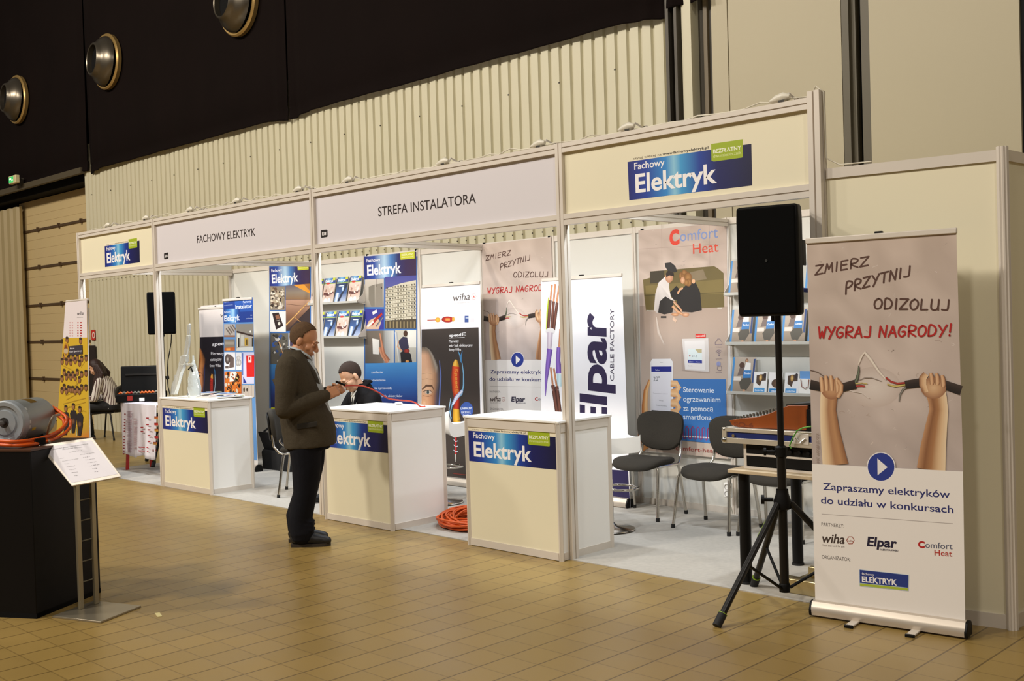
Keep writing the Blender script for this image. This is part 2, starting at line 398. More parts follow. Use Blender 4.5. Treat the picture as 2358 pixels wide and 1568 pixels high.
# black drapes over the hall wall
DRAPE = mat('black_drape', '100806', .9, spec=.1, noise=.3, nscale=1.2, bump=.25, bscale=3)
def drape(x0, x1, zb, label, seed):
    rnd = random.Random(seed); n = int((x1-x0)/.07); ph = [rnd.random()*6 for _ in range(4)]
    zs = [zb, zb+.02, zb+.16, zb+.18, zb+.6, 6, 7.5, 9, 10.5]; vs = []
    for i in range(n+1):
        x = x0+(x1-x0)*i/n
        e = min(1, (x-x0)/.5, (x1-x)/.5); 
        for z in zs:
            k = .2+.8*max(0, 1-(z-zb)/2.2)
            y = 2.535 + .008*k*sin(x*9+ph[0]+.6*sin(x*2)) + .012*k*sin(x*3.1+ph[1]) + .05*k*(1-e)*sin(x*20+ph[2]) + (.012 if z in (zs[2],) else 0)
            vs.append((x, y, z - .05*(1-e)*(z < zb+.3)))
    m = len(zs); fs = [(i*m+j, (i+1)*m+j, (i+1)*m+j+1, i*m+j+1) for i in range(n) for j in range(m-1)]
    o = MB().add(vs, fs).obj('curtain', DRAPE, smooth=80); so = o.modifiers.new('cloth', 'SOLIDIFY'); so.thickness = .008
    return tag(o, label, 'curtain')
drape(-21.5, -13.22, 4.56, 'black wall curtain above the beige sectional gate, left of the long seam', 1)
drape(-13.18, -7.08, 4.5, 'black wall curtain with two round air nozzles above the ribbed wall', 2)
drape(-7.04, -.92, 4.5, 'black wall curtain above the ribbed wall, reaching the dark steel column', 3)
drape(-.86, -.47, 4.56, 'narrow black curtain strip above the pale flange of the steel column', 4)

# jet nozzles
NOZ = mat('nozzle_metal', '6d6558', .3, .85); NOZB = mat('nozzle_brass', 'b9985c', .35, .6)
def nozzle(px, label):
    c = atY(px[0], px[1], 2.50); t = thing('air_nozzle', label, 'vent', c, group='round air nozzles on the black curtains')
    ax = V((0, -1, 0)); d = V((-.42, -.86, .12)).normalized()
    MB().lathe([(.40, -.03), (.455, -.01), (.46, .05), (.44, .075), (.415, .07)], (0, 0, 0), ax, 44).obj('flange', NOZB, t, smooth=40)
    MB().lathe([(.42, .06), (.41, .10), (.375, .155), (.32, .20), (.285, .235), (.27, .27), (.25, .285), (.235, .275), (.23, .15)], (0, 0, 0), (ax + V((-.10, 0, .06))).normalized(), 44).obj('jet', NOZ, t, smooth=50)
    MB().lathe([(.235, .20), (.001, .20)], (0, 0, 0), (ax + V((-.10, 0, .06))).normalized(), 28).obj('throat', BLACKM, t)
nozzle((553, 8), 'round metal air nozzle cut by the top edge, above the ribbed wall')
nozzle((250, 143), 'round metal air nozzle just right of the long curtain seam')
nozzle((43, 230), 'round metal air nozzle above the green exit sign')

# exit sign over the gate
t = thing('exit_sign', 'small green lit exit sign on the black curtain above the gate', 'sign', (-16.1, 2.36, 4.62))
MB().box(-.17, .17, -.03, .05, -.02, .13).obj('housing', mat('sign_housing', 'd8c89a', .5), t, bev=.01)
MB().box(-.15, .06, -.034, -.03, 0, .11).obj('lit_face', mat('exit_green', '3fbf6a', .4, emit=.55), t)
MB().box(-.12, -.03, -.037, -.034, .05, .085).box(-.02, .05, -.037, -.034, .03, .055).obj('pictogram', mat('exit_white', 'e8f0e0', .4, emit=.6), t)
MB().box(-.02, .02, .05, .19, -.06, .1).obj('bracket', DGREY, t)

# ================================================================== exhibition booth
CARPET = mat('grey_carpet', 'b2ada4', .95, noise=.14, nscale=30, bump=.2, bscale=250)
tag(MB().box(-7.86, 1.98, -.03, 2.06, .0, .006).obj('booth_carpet', CARPET), 'light grey carpet covering the floor of the exhibition booth', 'carpet')
booth = thing('exhibition_booth', 'long white modular exhibition booth of aluminium posts, cream panels and a lettered fascia', 'booth', (0, 0, 0))
YB = 2.08; ZT = 2.915; ZB = 2.345
P1, P2, P3, P4, P5 = -7.85, -5.935, -2.965, 0, 1.955
GRV = mat('groove_shadow', '3a342c', .8)
def post(parent, x, y, z0, z1, w=.06, name='post'):
    """square extrusion with a groove down every face"""
    h = w/2; g = w*.07; d = w*.16; q = []
    for a in range(4):
        c, s = cos(a*pi/2), sin(a*pi/2)
        for px, py in ((-h, -h), (-g-.004, -h), (-g, -h), (-g, -h+d), (g, -h+d), (g, -h), (g+.004, -h)): q.append((x+px*c-py*s, y+px*s+py*c))
    return MB().ext([(a, b, z0) for a, b in q], None or [(a, b, z0) for a, b in q] and q and 0 or 0, (0, 0, z1-z0)) if False else MB().loft([[(a, b, z0) for a, b in q], [(a, b, z1) for a, b in q]]).obj(name, ALU, parent)
def rail(parent, p0, p1, z0, z1, w=.04, groove=True, name='rail'):
    """horizontal extrusion from p0 to p1 (xy), grooved along the middle"""
    p0 = V((*p0, 0)); p1 = V((*p1, 0)); d = (p1-p0).normalized(); n = V((d.y, -d.x, 0)); h = w/2; zm = (z0+z1)/2; g = .004
    pr = [(-h, z0), (h, z0), (h, zm-g), (h-.008, zm-g), (h-.008, zm+g), (h, zm+g), (h, z1), (-h, z1)] if groove else [(-h, z0), (h, z0), (h, z1), (-h, z1)]
    return MB().loft([[tuple(p + n*a + V((0, 0, b))) for a, b in pr] for p in (p0, p1)]).obj(name, ALU, parent)
post_x = (P1, P2, P3, P4)
for x in post_x: post(booth, x, 0, 0, ZT, .062)
post(booth, P5, 0, 0, ZT+.03, .075)
spans = list(zip((P1, P2, P3, P4), (P2, P3, P4, P5)))
fas = []
for i, (a, b) in enumerate(spans):
    rail(booth, (a+.03, -.005), (b-.03, -.005), ZT-.068, ZT-.002, .05); rail(booth, (a+.03, -.005), (b-.03, -.005), ZB, ZB+.075, .05)
    f = MB().box(a+.03, b-.03, -.004, .006, ZB+.07, ZT-.06).obj('fascia_panel', PAPERW if i in (1, 2) else PANEL, booth); fas.append(f)
# left side fascia, beams across, right side
rail(booth, (P1, .03), (P1, YB-.02), ZT-.068, ZT-.002, .05); rail(booth, (P1, .03), (P1, YB-.02), ZB+.07, ZB+.14, .05)
MB().box(P1-.004, P1+.004, .03, YB-.02, ZB+.13, ZT-.06).obj('fascia_panel', WPANEL, booth)
for x in (P2, P3, P4): rail(booth, (x, .03), (x, YB-.03), 2.425, 2.485, .04, name='cross_beam')
# back wall
bx = [P1-.07+i*(1.955+7.92)/10 for i in range(11)]
bx = [-7.92+.99*i for i in range(11)]
for x in bx: post(booth, x, YB, 0, 2.5, .042)
for a, b in zip(bx, bx[1:]):
    MB().box(a+.02, b-.02, YB-.002, YB+.004, .06, 2.45).obj('wall_panel', WPANEL, booth)
    rail(booth, (a+.02, YB), (b-.02, YB), 2.445, 2.498, .03, False); rail(booth, (a+.02, YB), (b-.02, YB), 0, .06, .03, False)
post(booth, P1-.03, YB-.02, 2.4, ZT, .045)
# right end wall of the booth
MB().box(P5-.004, P5+.004, .05, YB-.03, .06, 2.45).obj('wall_panel', WPANEL, booth)
rail(booth, (P5, .04), (P5, YB-.03), 2.445, 2.5, .03, False); rail(booth, (P5, .04), (P5, YB-.03), 0, .06, .03, False)
# wall that continues the front to the right, turning back at the grooved corner post
cx, cy = 2.918, .15; sx = P5+.045
def wallseg(p0, p1, zt):
    p0 = V(p0); p1 = V(p1); d = (p1-p0).normalized(); n = V((d.y, -d.x)); 
    q = [p0+n*.003, p1+n*.003, p1-n*.003, p0-n*.003]
    MB().loft([[(a.x, a.y, .06) for a in q], [(a.x, a.y, zt-.05) for a in q]]).obj('wall_panel', PANEL, booth)
    rail(booth, p0, p1, zt-.058, zt, .03, False); rail(booth, p0, p1, 0, .075, .03, False)
wallseg((sx, .02), (cx-.025, cy), 2.5); wallseg((cx, cy+.02), (3.02, 2.05), 2.5)
h = .03; q = []
for k in range(24):
    r = h*(1 if k % 3 else .78); a = 2*pi*k/24; q.append((cx+r*cos(a), cy+r*sin(a)))
MB().loft([[(a, b, 0) for a, b in q], [(a, b, 2.515) for a, b in q]]).obj('corner_post', ALU, booth)

BLUE = [(0, '10186e'), (.16, '1a3b9c'), (.33, '2f86cc'), (.395, '8cc4de'), (.45, '3c98d0'), (.60, '123a98'), (.74, '0a1058'), (1, '060636')]
def elektryk(A, strip=True, small=True):
    """Fachowy Elektryk sticker in unit coordinates of its blue field"""
    if strip:
        A.rect(0, .99, 1, 1.13, 'e9dfc6')
        A.text('czytaj więcej na', (.05, 1.03), (.295, 1.03), .055, '6f6250'); A.text('www.fachowyelektryk.pl', (.305, 1.03), (.675, 1.03), .06, '2b2320', .012)
    A.hgrad([(0, 0), (1, 0), (1, 1), (0, 1)], BLUE)
    A.text('Fachowy', (.057, .775), (.318, .775), .185, 'f1eef0', .012)
    A.text('Elektryk', (.06, .18), (.735, .18), .49, 'f4f1f1', .022)
    if small:
        pts = [(.715, .70), (.93, .70), (.937, .73), (.937, 1.14), (.697, 1.14), (.697, .73)]
        A.poly(pts, '9cb01c'); A.text('BEZPŁATNY', (.712, .90), (.925, .90), .10, 'eef0d8', .02); A.text('dwumiesięcznik', (.712, .79), (.925, .79), .085, 'd9e2a0')
def fascia_art(i, px=None):
    return Art((0, -.0045, 0), (1, 0, 0), (0, 0, 1))
A = fascia_art(3); A.quad_map((1449, 461), (1732, 427), (1730, 331), (1445, 373)); elektryk(A, False); 
A.text('czytaj więcej na', (.05, 1.04), (.295, 1.04), .06, '6f6250'); A.text('www.fachowyelektryk.pl', (.305, 1.04), (.675, 1.04), .065, '2b2320', .012); A.obj('sticker', fas[3])
A = fascia_art(0); A.quad_map((242, 615), (322, 604), (321, 554), (241, 567)); elektryk(A, True); A.obj('sticker', fas[0])
def e8(A, q):
    A.quad_map(*q); A.poly([(.1, 0), (.9, 0), (1, .1), (1, .9), (.9, 1), (.1, 1), (0, .9), (0, .1)], '16100f'); A.text('E8', (.2, .3), (.8, .3), .4, 'f0ecec', .02); A.q = None
A = fascia_art(1); A.text('FACHOWY ELEKTRYK', (454, 559.5), (588, 542.5), 17.5, '241512', .008); A.obj('lettering', fas[1]); A = fascia_art(1); e8(A, ((378, 597.5), (388, 595.5), (387.5, 581), (377.5, 583))); A.obj('stand_number', fas[1])
A = fascia_art(2); A.text('STREFA INSTALATORA', (871, 498), (1096, 467.5), 22, '22120f', .008); A.obj('lettering', fas[2]); A = fascia_art(2); e8(A, ((739, 548), (754.5, 545.5), (754, 528.5), (738.5, 530))); A.obj('stand_number', fas[2])

# clip-on spotlights with their cables on top of the fascia
def clip_spot(x, label):
    t = thing('clip_spotlight', label, 'spotlight', (x, 0, ZT), group='spotlights clipped behind the fascia')
    MB().box(-.02, .02, -.03, .05, 0, .012).obj('clip', CHROME, t)
    MB().tube([(0, .03, .01), (0, .06, .06), (0, .16, .03)], .007, 8).obj('arm', ALU, t, smooth=60)
    MB().lathe([(.015, -.03), (.03, -.02), (.045, .03), (.052, .06), (.048, .055), (.03, .0)], (0, .17, .02), (0, .75, -.65), 20).obj('lamp_head', ALU, t, smooth=50)
    o = MB().tube([(-.09, -.01, .018), (-.05, 0, .028), (0, .0, .035), (.04, 0, .03)], [.006, .022, .026, .012], 10); o.obj('ballast', mat('white_plastic', 'dcd6c6', .4), t, smooth=60)
    return t
SN = ['over the left end sign', 'over the left end sign beside its post', 'left of the words FACHOWY ELEKTRYK', 'above the words FACHOWY ELEKTRYK', 'right of the words FACHOWY ELEKTRYK, near the post',
      'over the left part of the STREFA INSTALATORA sign', 'above the words STREFA INSTALATORA', 'over the right end of the STREFA INSTALATORA sign', 'left of the large blue sign', 'above the green tag of the large blue sign']
cab = MAT_CABLE = mat('white_cable', 'd9d2bf', .5)
spx = [250, 338, 440, 548, 690, 805, 1025, 1245, 1450, 1805]
for u, n in zip(spx, SN):
    v = 538-(u-190)*.1745 if u < 720 else 431-(u-720)*.182 if u < 1300 else 325-(u-1300)*.168
    x = atY(u, v, 0).x
    clip_spot(x, 'white clip-on spotlight ' + n)
rr = random.Random(3); pts = []; x = P1+.3
while x < P5+.02:
    pts.append((x, .005+.02*rr.random(), ZT+.006+.035*rr.random()**2)); x += .11
pts += [(P5-.0, .0, ZT+.06), (P5+.045, .0, ZT+.02), (P5+.05, .0, 2.75), (P5+.048, .01, 2.56), (P5+.12, .03, 2.515), (P5+.3, .05, 2.512)]
tag(MB().tube(pts, .0045, 6).obj('lamp_cable', cab, smooth=60), 'thin white lamp cable wandering along the top of the fascia', 'cable')

# ================================================================== counters
def counter(x0, x1, y0, y1, h, label, qm, rz=0, sign='full'):
    t = thing('counter', label, 'counter', (x0, y0, 0), rz, 'white booth counters with blue signs'); W = x1-x0; D = y1-y0; w = .036
    for x, y in ((0, 0), (W, 0), (W, D), (0, D)):
        q = []
        for k in range(16): a = 2*pi*(k+.5)/16; r = .021*(1 if k % 4 in (0, 3) else .82); q.append((x+r*cos(a), y+r*sin(a)))
        MB().loft([[(a, b, 0) for a, b in q], [(a, b, h-.004) for a, b in q]]).obj('post', ALU, t)
    c = ((0, 0), (W, 0), (W, D), (0, D)); pn = []
    for i in range(4):
        a = V(c[i]); b = V(c[(i+1) % 4]); d = (b-a).normalized(); a2 = a+d*.018; b2 = b-d*.018; n = V((d.y, -d.x))
        rail(t, a2, b2, h-.078, h-.012, .022, False); rail(t, a2, b2, .004, .056, .022, False)
        q = [a2+n*.004, b2+n*.004, b2-n*.004, a2-n*.004]
        pn.append(MB().loft([[(p.x, p.y, .05) for p in q], [(p.x, p.y, h-.07) for p in q]]).obj('panel', PANEL if i == 0 else WHITE, t))
    MB().box(-.02, W+.02, -.02, D+.02, h-.012, h+.004).obj('worktop', WHITE, t, bev=.002)
    A = Art((0, -.0045, 0), (1, 0, 0), (0, 0, 1)); z1 = h-.085
    A.quad_map((.02, .642-(.98-h)), (W-.02, .642-(.98-h)), (W-.02, .872-(.98-h)), (.02, .872-(.98-h)), False); elektryk(A)
    A.obj('sticker', pn[0])
    return t
counter(-5.895, -4.89, -.02, .46, .968, 'white counter with blue sign at the left end bay, magazines lying on top', None)
counter(-2.765, -1.855, -.115, .47, .975, 'white counter with blue sign right of the standing man, cable end on top', None)
counter(-.945, .03-.045, -.10, .45, .978, 'white counter with blue sign nearest the fascia post, empty top', None)

# ================================================================== banners and posters
def concrete(A, tl, tr, br, bl, c1='c7b5a8', c2='bcaea8', n=70, seed=1):
    rnd = random.Random(seed); L = lambda a, b, t: (a[0]+(b[0]-a[0])*t, a[1]+(b[1]-a[1])*t); P = []; Cc = []
    h1 = [int(c1[i:i+2], 16) for i in (0, 2, 4)]; h2 = [int(c2[i:i+2], 16) for i in (0, 2, 4)]
    for i in range(15):
        P.append([]); Cc.append([])
        for j in range(11):
            P[-1].append(L(L(tl, tr, j/10), L(bl, br, j/10), i/14)); k = rnd.uniform(-9, 9) + (5 if 5 < i < 12 and 2 < j < 8 else -5)
            Cc[-1].append(tuple(max(0, min(255, h1[q]+(h2[q]-h1[q])*i/14+k)) for q in range(3)))
    A.grid(P, Cc); lay = A.lay
    for _ in range(n):
        a, b = rnd.uniform(.04, .96), rnd.uniform(.02, .97); p = L(L(tl, tr, a), L(bl, br, a), b); w = (tr[0]-tl[0])/330
        q = [p]
        for _ in range(rnd.randint(1, 4)): q.append((min(max(q[-1][0]+rnd.uniform(-7, 7)*w, tl[0]+2), tr[0]-4), q[-1][1]+rnd.uniform(-5, 5)*w))
        A.strip(q, rnd.uniform(.6, 2.2)*w, rnd.choice(['ac9a90', 'b3a298', 'a69489', 'cbbdb3', 'cdc0b8'])); A.lay = lay
    A.lay = lay+1
SK = ['7a4e34', 'b07c58', 'dcb490', 'e3c4a2', 'c8a078']
def zm_art(A, full=True):
    concrete(A, (1868, 553), (2197, 523), (2212, 1088), (1869, 1068), n=46 if full else 20)
    A.blob(2019, 888, 60, 48, ['d8cdc5', 'cfc2ba', 'c1b1a8']);
    br = '55392f'
    A.hand('ZMIERZ', (1885, 626), (2012, 601), 21, 4.1, br); A.hand('PRZYTNIJ', (1955, 667), (2104, 624), 24, 4.2, br)
    A.hand('ODIZOLUJ', (2019, 703), (2186, 705), 24, 4.1, br); A.hand('WYGRAJ NAGRODY!', (1889, 773), (2190, 765), 25, 4.3, 'ae1c1a')
    # wires, sparks
    A.strip([(1984, 835), (1991, 817), (1999, 806), (2012, 822), (2030, 850), (2047, 870)], [3, 5, 7, 6, 5, 3], ['cfc0b4', 'e8dfd2', 'cfc0b4'])
    A.strip([(1985, 872), (1998, 866), (2015, 866), (2036, 874)], 1.6, '8a7c74'); A.strip([(1869, 848), (1888, 853), (1904, 864)], 2, '6b5a50')
    A.strip([(2046, 865), (2058, 875), (2072, 879), (2090, 877)], 4.5, ['7c1c1c', 'b84038', '8c2a22']); A.strip([(2049, 881), (2066, 886), (2090, 882)], 4, ['9a8430', 'd8c878', '8a7a3a'])
    A.strip([(2098, 884), (2084, 893), (2077, 906), (2075, 922)], [6, 5, 4, 2], ['3a3630', '98938a', '3a3630'])
    A.strip([(1972, 884), (1981, 868), (1985, 850), (1985, 838)], [9, 8, 5, 3], ['2c2620', '76806a', '2c2620']); A.strip([(1975, 886), (1990, 885), (1998, 886)], 4, ['7c1c1c', 'b84038', '8c2a22'])
    A.strip([(1975, 880), (1992, 878), (2004, 880)], 3, 'c0b070'); A.strip([(1944, 888), (1970, 898), (1992, 902), (2008, 914)], 1.6, 'd8cec6')
    A.strip([(1869, 882), (1897, 888), (1920, 889), (1946, 889), (1977, 881)], [23, 20, 20, 19, 21], ['40332e', '2a201d', '191110'])
    A.strip([(2089, 882), (2126, 876), (2150, 877), (2172, 881), (2208, 895)], [19, 21, 21, 21, 22], ['40332e', '2a201d', '191110'])
    # arms
    A.strip([(1917, 893), (1913, 915), (1911, 941), (1914, 985), (1920, 1030), (1926, 1071)], [44, 40, 38, 45, 54, 62], ['8a5c3c', 'b98a60', 'a87a56', 'dcbc94', 'ecd6b4'])
    A.strip([(2152, 893), (2158, 915), (2161, 941), (2155, 985), (2149, 1030), (2144, 1084)], [48, 44, 42, 50, 58, 66], ['e6ceac', 'd8b68e', 'a87850', '8a5c3c', 'c09068'])
    A.blob(1921, 893, 26, 24, ['c69a74', 'b88a64', '98684a']); A.blob(2150, 889, 27, 26, ['d8b48e', 'c49a74', '9a6c4e'])
    for i, (x, y) in enumerate(((1897, 880), (1908, 877), (1920, 877), (1934, 882))):
        A.strip([(x-1, y-16), (x, y-6), (x+1, y+8), (x+1, y+20)], [8, 11, 11, 9], ['70462e', 'cfa078', 'e2bd96', '9a6a48'])
    A.strip([(1936, 872), (1943, 884), (1942, 898), (1934, 912)], [9, 12, 12, 10], ['9a6a48', 'dcb48c', 'a87854'])
    for x, y in ((2146, 868), (2158, 868), (2170, 873)):
        A.strip([(x-2, y-14), (x, y-5), (x+1, y+8), (x, y+14)], [8, 11, 11, 8], ['70462e', 'cfa078', 'dcb48c', '8a5c3e'])
    A.strip([(2134, 856), (2127, 866), (2127, 882), (2134, 900)], [14, 17, 16, 12], ['e4c49e', 'd4ac84', '8a5c3e'])
    # lower white field
    A.poly([(1869, 1068), (2212, 1087), (2217, 1443), (1869, 1388)], 'ebe5df')
    A.blob(2033, 1076, 33, 35, 'ece8e6', 32); A.blob(2033, 1076, 30.5, 33, '26388c', 32); A.poly([(2025, 1056), (2025, 1096), (2048, 1077)], 'ece8e6')
    A.text('Zapraszamy elektryków', (1895, 1129), (2185, 1150), 17, '2b2f6c', .012); A.text('do udziału w konkursach', (1889, 1161), (2192, 1186), 17, '2b2f6c', .012)
    A.strip([(1890, 1186), (2191, 1211)], 1.2, 'a9a09c')
    A.text('PARTNERZY:', (1889, 1214), (1944, 1219), 8.5, '5c5452'); A.text('ORGANIZATOR:', (1888, 1291), (1958, 1299), 9, '5c5452')
    A.text('wiha', (1890, 1253), (1945, 1257), 22, '42342f', .02, .22); A.text('Tools that work for you', (1890, 1262), (1944, 1266), 4.5, '6a5a54')
    for k in range(6): a = pi/3*k; b = pi/3*(k+1); A.strip([(1959+9*cos(a), 1249+9.5*sin(a)), (1959+9*cos(b), 1249+9.5*sin(b))], 1.6, 'a05040')
    A.text('wiha', (1953, 1252), (1965, 1253), 5, 'a05040')
    A.text('Elpar', (1998, 1262), (2068, 1268), 22, '1c1634', .03, .12); A.text('FABRYKA KABLI', (2028, 1274), (2070, 1277), 4.5, '2a2440', .01)
    A.text('C', (2115, 1267), (2130, 1268), 15, 'b41c1c', .05); A.text('omfort', (2131, 1268), (2190, 1272), 15, '5d6076', .0); A.text('Heat', (2151, 1286), (2189, 1289), 14, 'b8342a', .005)
    A.poly([(1979, 1358), (2093, 1371), (2094, 1332), (1979, 1318)], 'b8c8d8'); A.poly([(1980, 1350), (2092, 1363), (2093, 1333), (1980, 1319)], '22357e'); A.poly([(1980, 1357), (2092, 1370), (2092, 1364), (1980, 1351)], 'a8b838')
    A.text('fachowy', (1985, 1331), (2014, 1334), 6, 'e6e2e4', .01); A.text('ELEKTRYK', (1985, 1347.5), (2067, 1357), 13.5, 'eeeaea', .03)

def rollup(label, p0, p1, h, name='rollup_banner', group='roll-up banners of the booth', feet=True, back=False):
    """cassette, top rail, support pole, feet along the line p0-p1; returns thing and an Art on the sheet"""
    p0 = V((*p0, 0)); p1 = V((*p1, 0)); d = (p1-p0).normalized(); W = (p1-p0).length; rz = math.atan2(d.y, d.x)
    t = thing(name, label, 'banner', p0, rz, group)
    pr = [(-.045, .012), (-.05, .03), (-.05, .045), (-.042, .06), (-.03, .085), (.0, .092), (.035, .085), (.05, .06), (.05, .012)]
    MB().loft([[(x, a, b) for a, b in pr] for x in (-.005, W+.005)]).obj('cassette', mat('brushed_aluminium', 'c9beb0', .32, .45, noise=.05, nscale=4), t, smooth=30)
    for x in (-.018, W+.002):
        MB().loft([[(q, a*1.02, b-.003) for a, b in pr] for q in (x, x+.016)]).obj('end_cap', BLACK, t, bev=.003)
    MB().box(0, W, -.012, .008, h-.005, h+.025).obj('top_rail', ALU, t, bev=.004)
    MB().cyl((W/2, .02, .07), (W/2, .02, h+.01), .008, n=10).obj('support_pole', CHROME, t, smooth=40)
    MB().box(W/2-.02, W/2+.02, -.004, .024, h+.02, h+.036).obj('pole_clip', BLACK, t, bev=.003)
    if feet:
        for x in (W*.30, W*.70):
            f = MB().box(x-.022, x+.022, -.135, .12, .004, .014).obj('foot', ALU, t, bev=.003)
            MB().box(x-.024, x+.024, -.15, -.135, .0, .016).obj('foot_cap', BLACK, f, bev=.003)
    MB().box(.004, W-.004, -.0006, .0006, .07, h).obj('sheet', mat('banner_film', 'd8d2cc', .5), t)
    A = Art(p0 + V((d.y, -d.x, 0))*.0016, d, (0, 0, 1)); A.W = W
    return t, A
def put(A, t, name='print', label=None):
    o = A.obj(name, t, label=label); bpy.context.view_layer.update(); o.matrix_parent_inverse = t.matrix_world.inverted() if t.rotation_euler[2] or 1 else o.matrix_parent_inverse
    return o

# front right banner
t, A = rollup('tall roll-up banner reading WYGRAJ NAGRODY! on the tiles, right of the large loudspeaker', (1.998, -.232), (2.79, -.132), 2.07)
def front_pre(p, Q=((1869, 1388), (2216, 1442), (2197, 523), (1868, 553))):
    a = b = .5
    for _ in range(12):
        x = [sum(w_*q[i] for w_, q in zip(((1-a)*(1-b), a*(1-b), a*b, (1-a)*b), Q)) for i in (0, 1)]
        da = [(1-b)*(Q[1][i]-Q[0][i])+b*(Q[2][i]-Q[3][i]) for i in (0, 1)]; db = [(1-a)*(Q[3][i]-Q[0][i])+a*(Q[2][i]-Q[1][i]) for i in (0, 1)]
        e0, e1 = p[0]-x[0], p[1]-x[1]; D = da[0]*db[1]-da[1]*db[0]; a += (e0*db[1]-e1*db[0])/D; b += (da[0]*e1-da[1]*e0)/D
    return a, b
A.q = [(.004, .088), (A.W-.004, .088), (A.W-.004, 2.067), (.004, 2.067)]; A.pre = front_pre
zm_art(A); A.text('FOT. ADOBE STOCK', (1887, 1066), (1887, 995), 6, '8a7568', upv=(-6, 0)); put(A, t)
def poster(label, x0, x1, z0, z1, y=2.052, group='printed posters on the back wall'):
    t = thing('wall_poster', label, 'poster', (x0, y, z0), 0, group)
    MB().box(0, x1-x0, .002, .004, 0, z1-z0).obj('sheet', mat('banner_film', 'd8d2cc', .5), t)
    for x in (.03, x1-x0-.03): MB().box(x-.012, x+.012, .0, .02, z1-z0-.01, z1-z0+.012).obj('clip', BLACK, t)
    return t, Art((0, y, 0), (1, 0, 0), (0, 0, 1))
# same design hanging on the back wall
t, A = poster('grey poster reading WYGRAJ NAGRODY! on the back wall, behind the counters', -2.955, -1.985, -.02+.55, 2.49)
A.q = [(-2.955, .55), (-1.985, .55), (-1.985, 2.487), (-2.955, 2.487)]; A.pre = front_pre; A.step = .00003; zm_art(A, False); put(A, t)

GR = ['2c2826', '6b655e', '9a9288', 'c9c2b6', 'e6e2da', '4a4640']
def fe_header(A, tl, tr, br, bl):
    A.quad_map(bl, br, tr, tl); A.hgrad([(0, 0), (1, 0), (1, 1), (0, 1)], [(0, '1c2274'), (.2, '2c4aa0'), (.40, 'b4d4ec'), (.52, '4a80c0'), (.66, '2a2c68'), (.8, '33204e'), (1, '3a2444')])
    A.text('Fachowy', (.05, .74), (.32, .74), .16, 'ecebf0', .015); A.text('Elektryk', (.055, .17), (.72, .17), .46, 'f6f4f6', .025)
    A.poly([(.71, .72), (.97, .72), (.97, 1.02), (.70, 1.02)], 'c8cc30'); A.text('BEZPŁATNY', (.73, .88), (.95, .88), .08, 'eef0c8', .015); A.text('dwumiesięcznik', (.73, .79), (.95, .79), .06, 'eef0c8'); A.q = None
def lines(A, rows, x, v0, dv, h, ch, col='e8ecf2'):
    for i, r in enumerate(rows): A.text(r, (x, v0+dv*i), (x+len(r)*ch, v0+dv*i-.3), h, col, .004)
ROWS = ['zasilanie', 'oświetlenie', 'kable i przewody', 'narzędzia dla elektryków', 'osprzęt elektroinstalacyjny']

# poster in the third bay
t, A = poster('blue magazine poster with a large apartment block photo, hanging behind the seated man', -4.905, -3.975, .62, 2.50)
A.rect(838.5, 945, 961, 590, '3c6cae'); fe_header(A, (838.4, 591), (958.5, 579.5), (958.6, 634), (839.7, 643.5))
A.vgrad([(840, 707), (884, 707), (884, 641), (840, 644)], [(0, '8e867a'), (.5, 'b4aca0'), (1, 'c8bfb4')]); A.poly([(849, 660), (863, 655), (863, 706), (855, 706), (849, 690)], '7d766a'); A.poly([(864, 655), (881, 652), (881, 704), (864, 707)], '8a8276'); A.strip([(866.5, 642), (866.5, 660)], 1.2, '4a443c'); A.rect(877, 665, 880, 660, '2c2826')
A.vgrad([(886, 757), (958.5, 756), (958.5, 634), (886, 638)], [(0, '5a5648'), (.3, '6c6c94'), (1, '4a4c98')])
A.poly([(888, 665), (924, 652), (958, 645), (958, 757), (888, 757)], 'cdc6b2'); lay = A.lay
for i in range(11):
    y = 664+i*8.5; A.strip([(888, y+4), (924, y-1), (958, y-5)], 2.4, '8f8874'); A.lay = lay+1
    for j in range(11): A.rect(890+j*6.3, y+1-(j*.8), 893.5+j*6.3, y-3-(j*.8), random.choice(['6a6454', 'b8b09c', '4c4a44', '8c846e'])); A.lay = lay+1
A.lay = lay+3; A.poly([(886, 738), (958.5, 734), (958.5, 757), (886, 757)], '4a4030')
for i in range(9): A.rect(889+i*8, 755, 892+i*8, 740, '8a7a58'); A.lay = lay+5
A.rect(840, 758.5, 884, 711, '34348a'); A.poly([(841, 758), (850, 738), (866, 730), (878, 742), (872, 758)], 'c8a890'); A.strip([(855, 748), (866, 735), (880, 722)], 7, ['5a1414', 'c03028', '7a1a18']); A.strip([(846, 752), (860, 740)], 5, ['d8d0c8', 'f0ece4']); A.strip([(858, 722), (868, 716)], 7, 'd8d4d4'); A.strip([(866, 752), (882, 730)], 4, ['3a3a44', '8a8a94'])
A.hgrad([(841, 836), (907, 836), (907, 761), (841, 761.5)], [(0, '5d544a'), (.62, '74695e'), (.7, '9a9a98'), (1, 'c4c4c0')]); A.poly([(857.5, 779), (873, 782), (873, 816), (859, 815)], 'dcd8d0'); A.strip([(875, 767), (880, 795), (883, 815), (894, 834)], [4, 9, 13, 18], ['8a5038', 'd08c68', 'b87050']); A.strip([(874, 800), (880, 818), (888, 830)], 8, ['a86848', 'd89a78'])
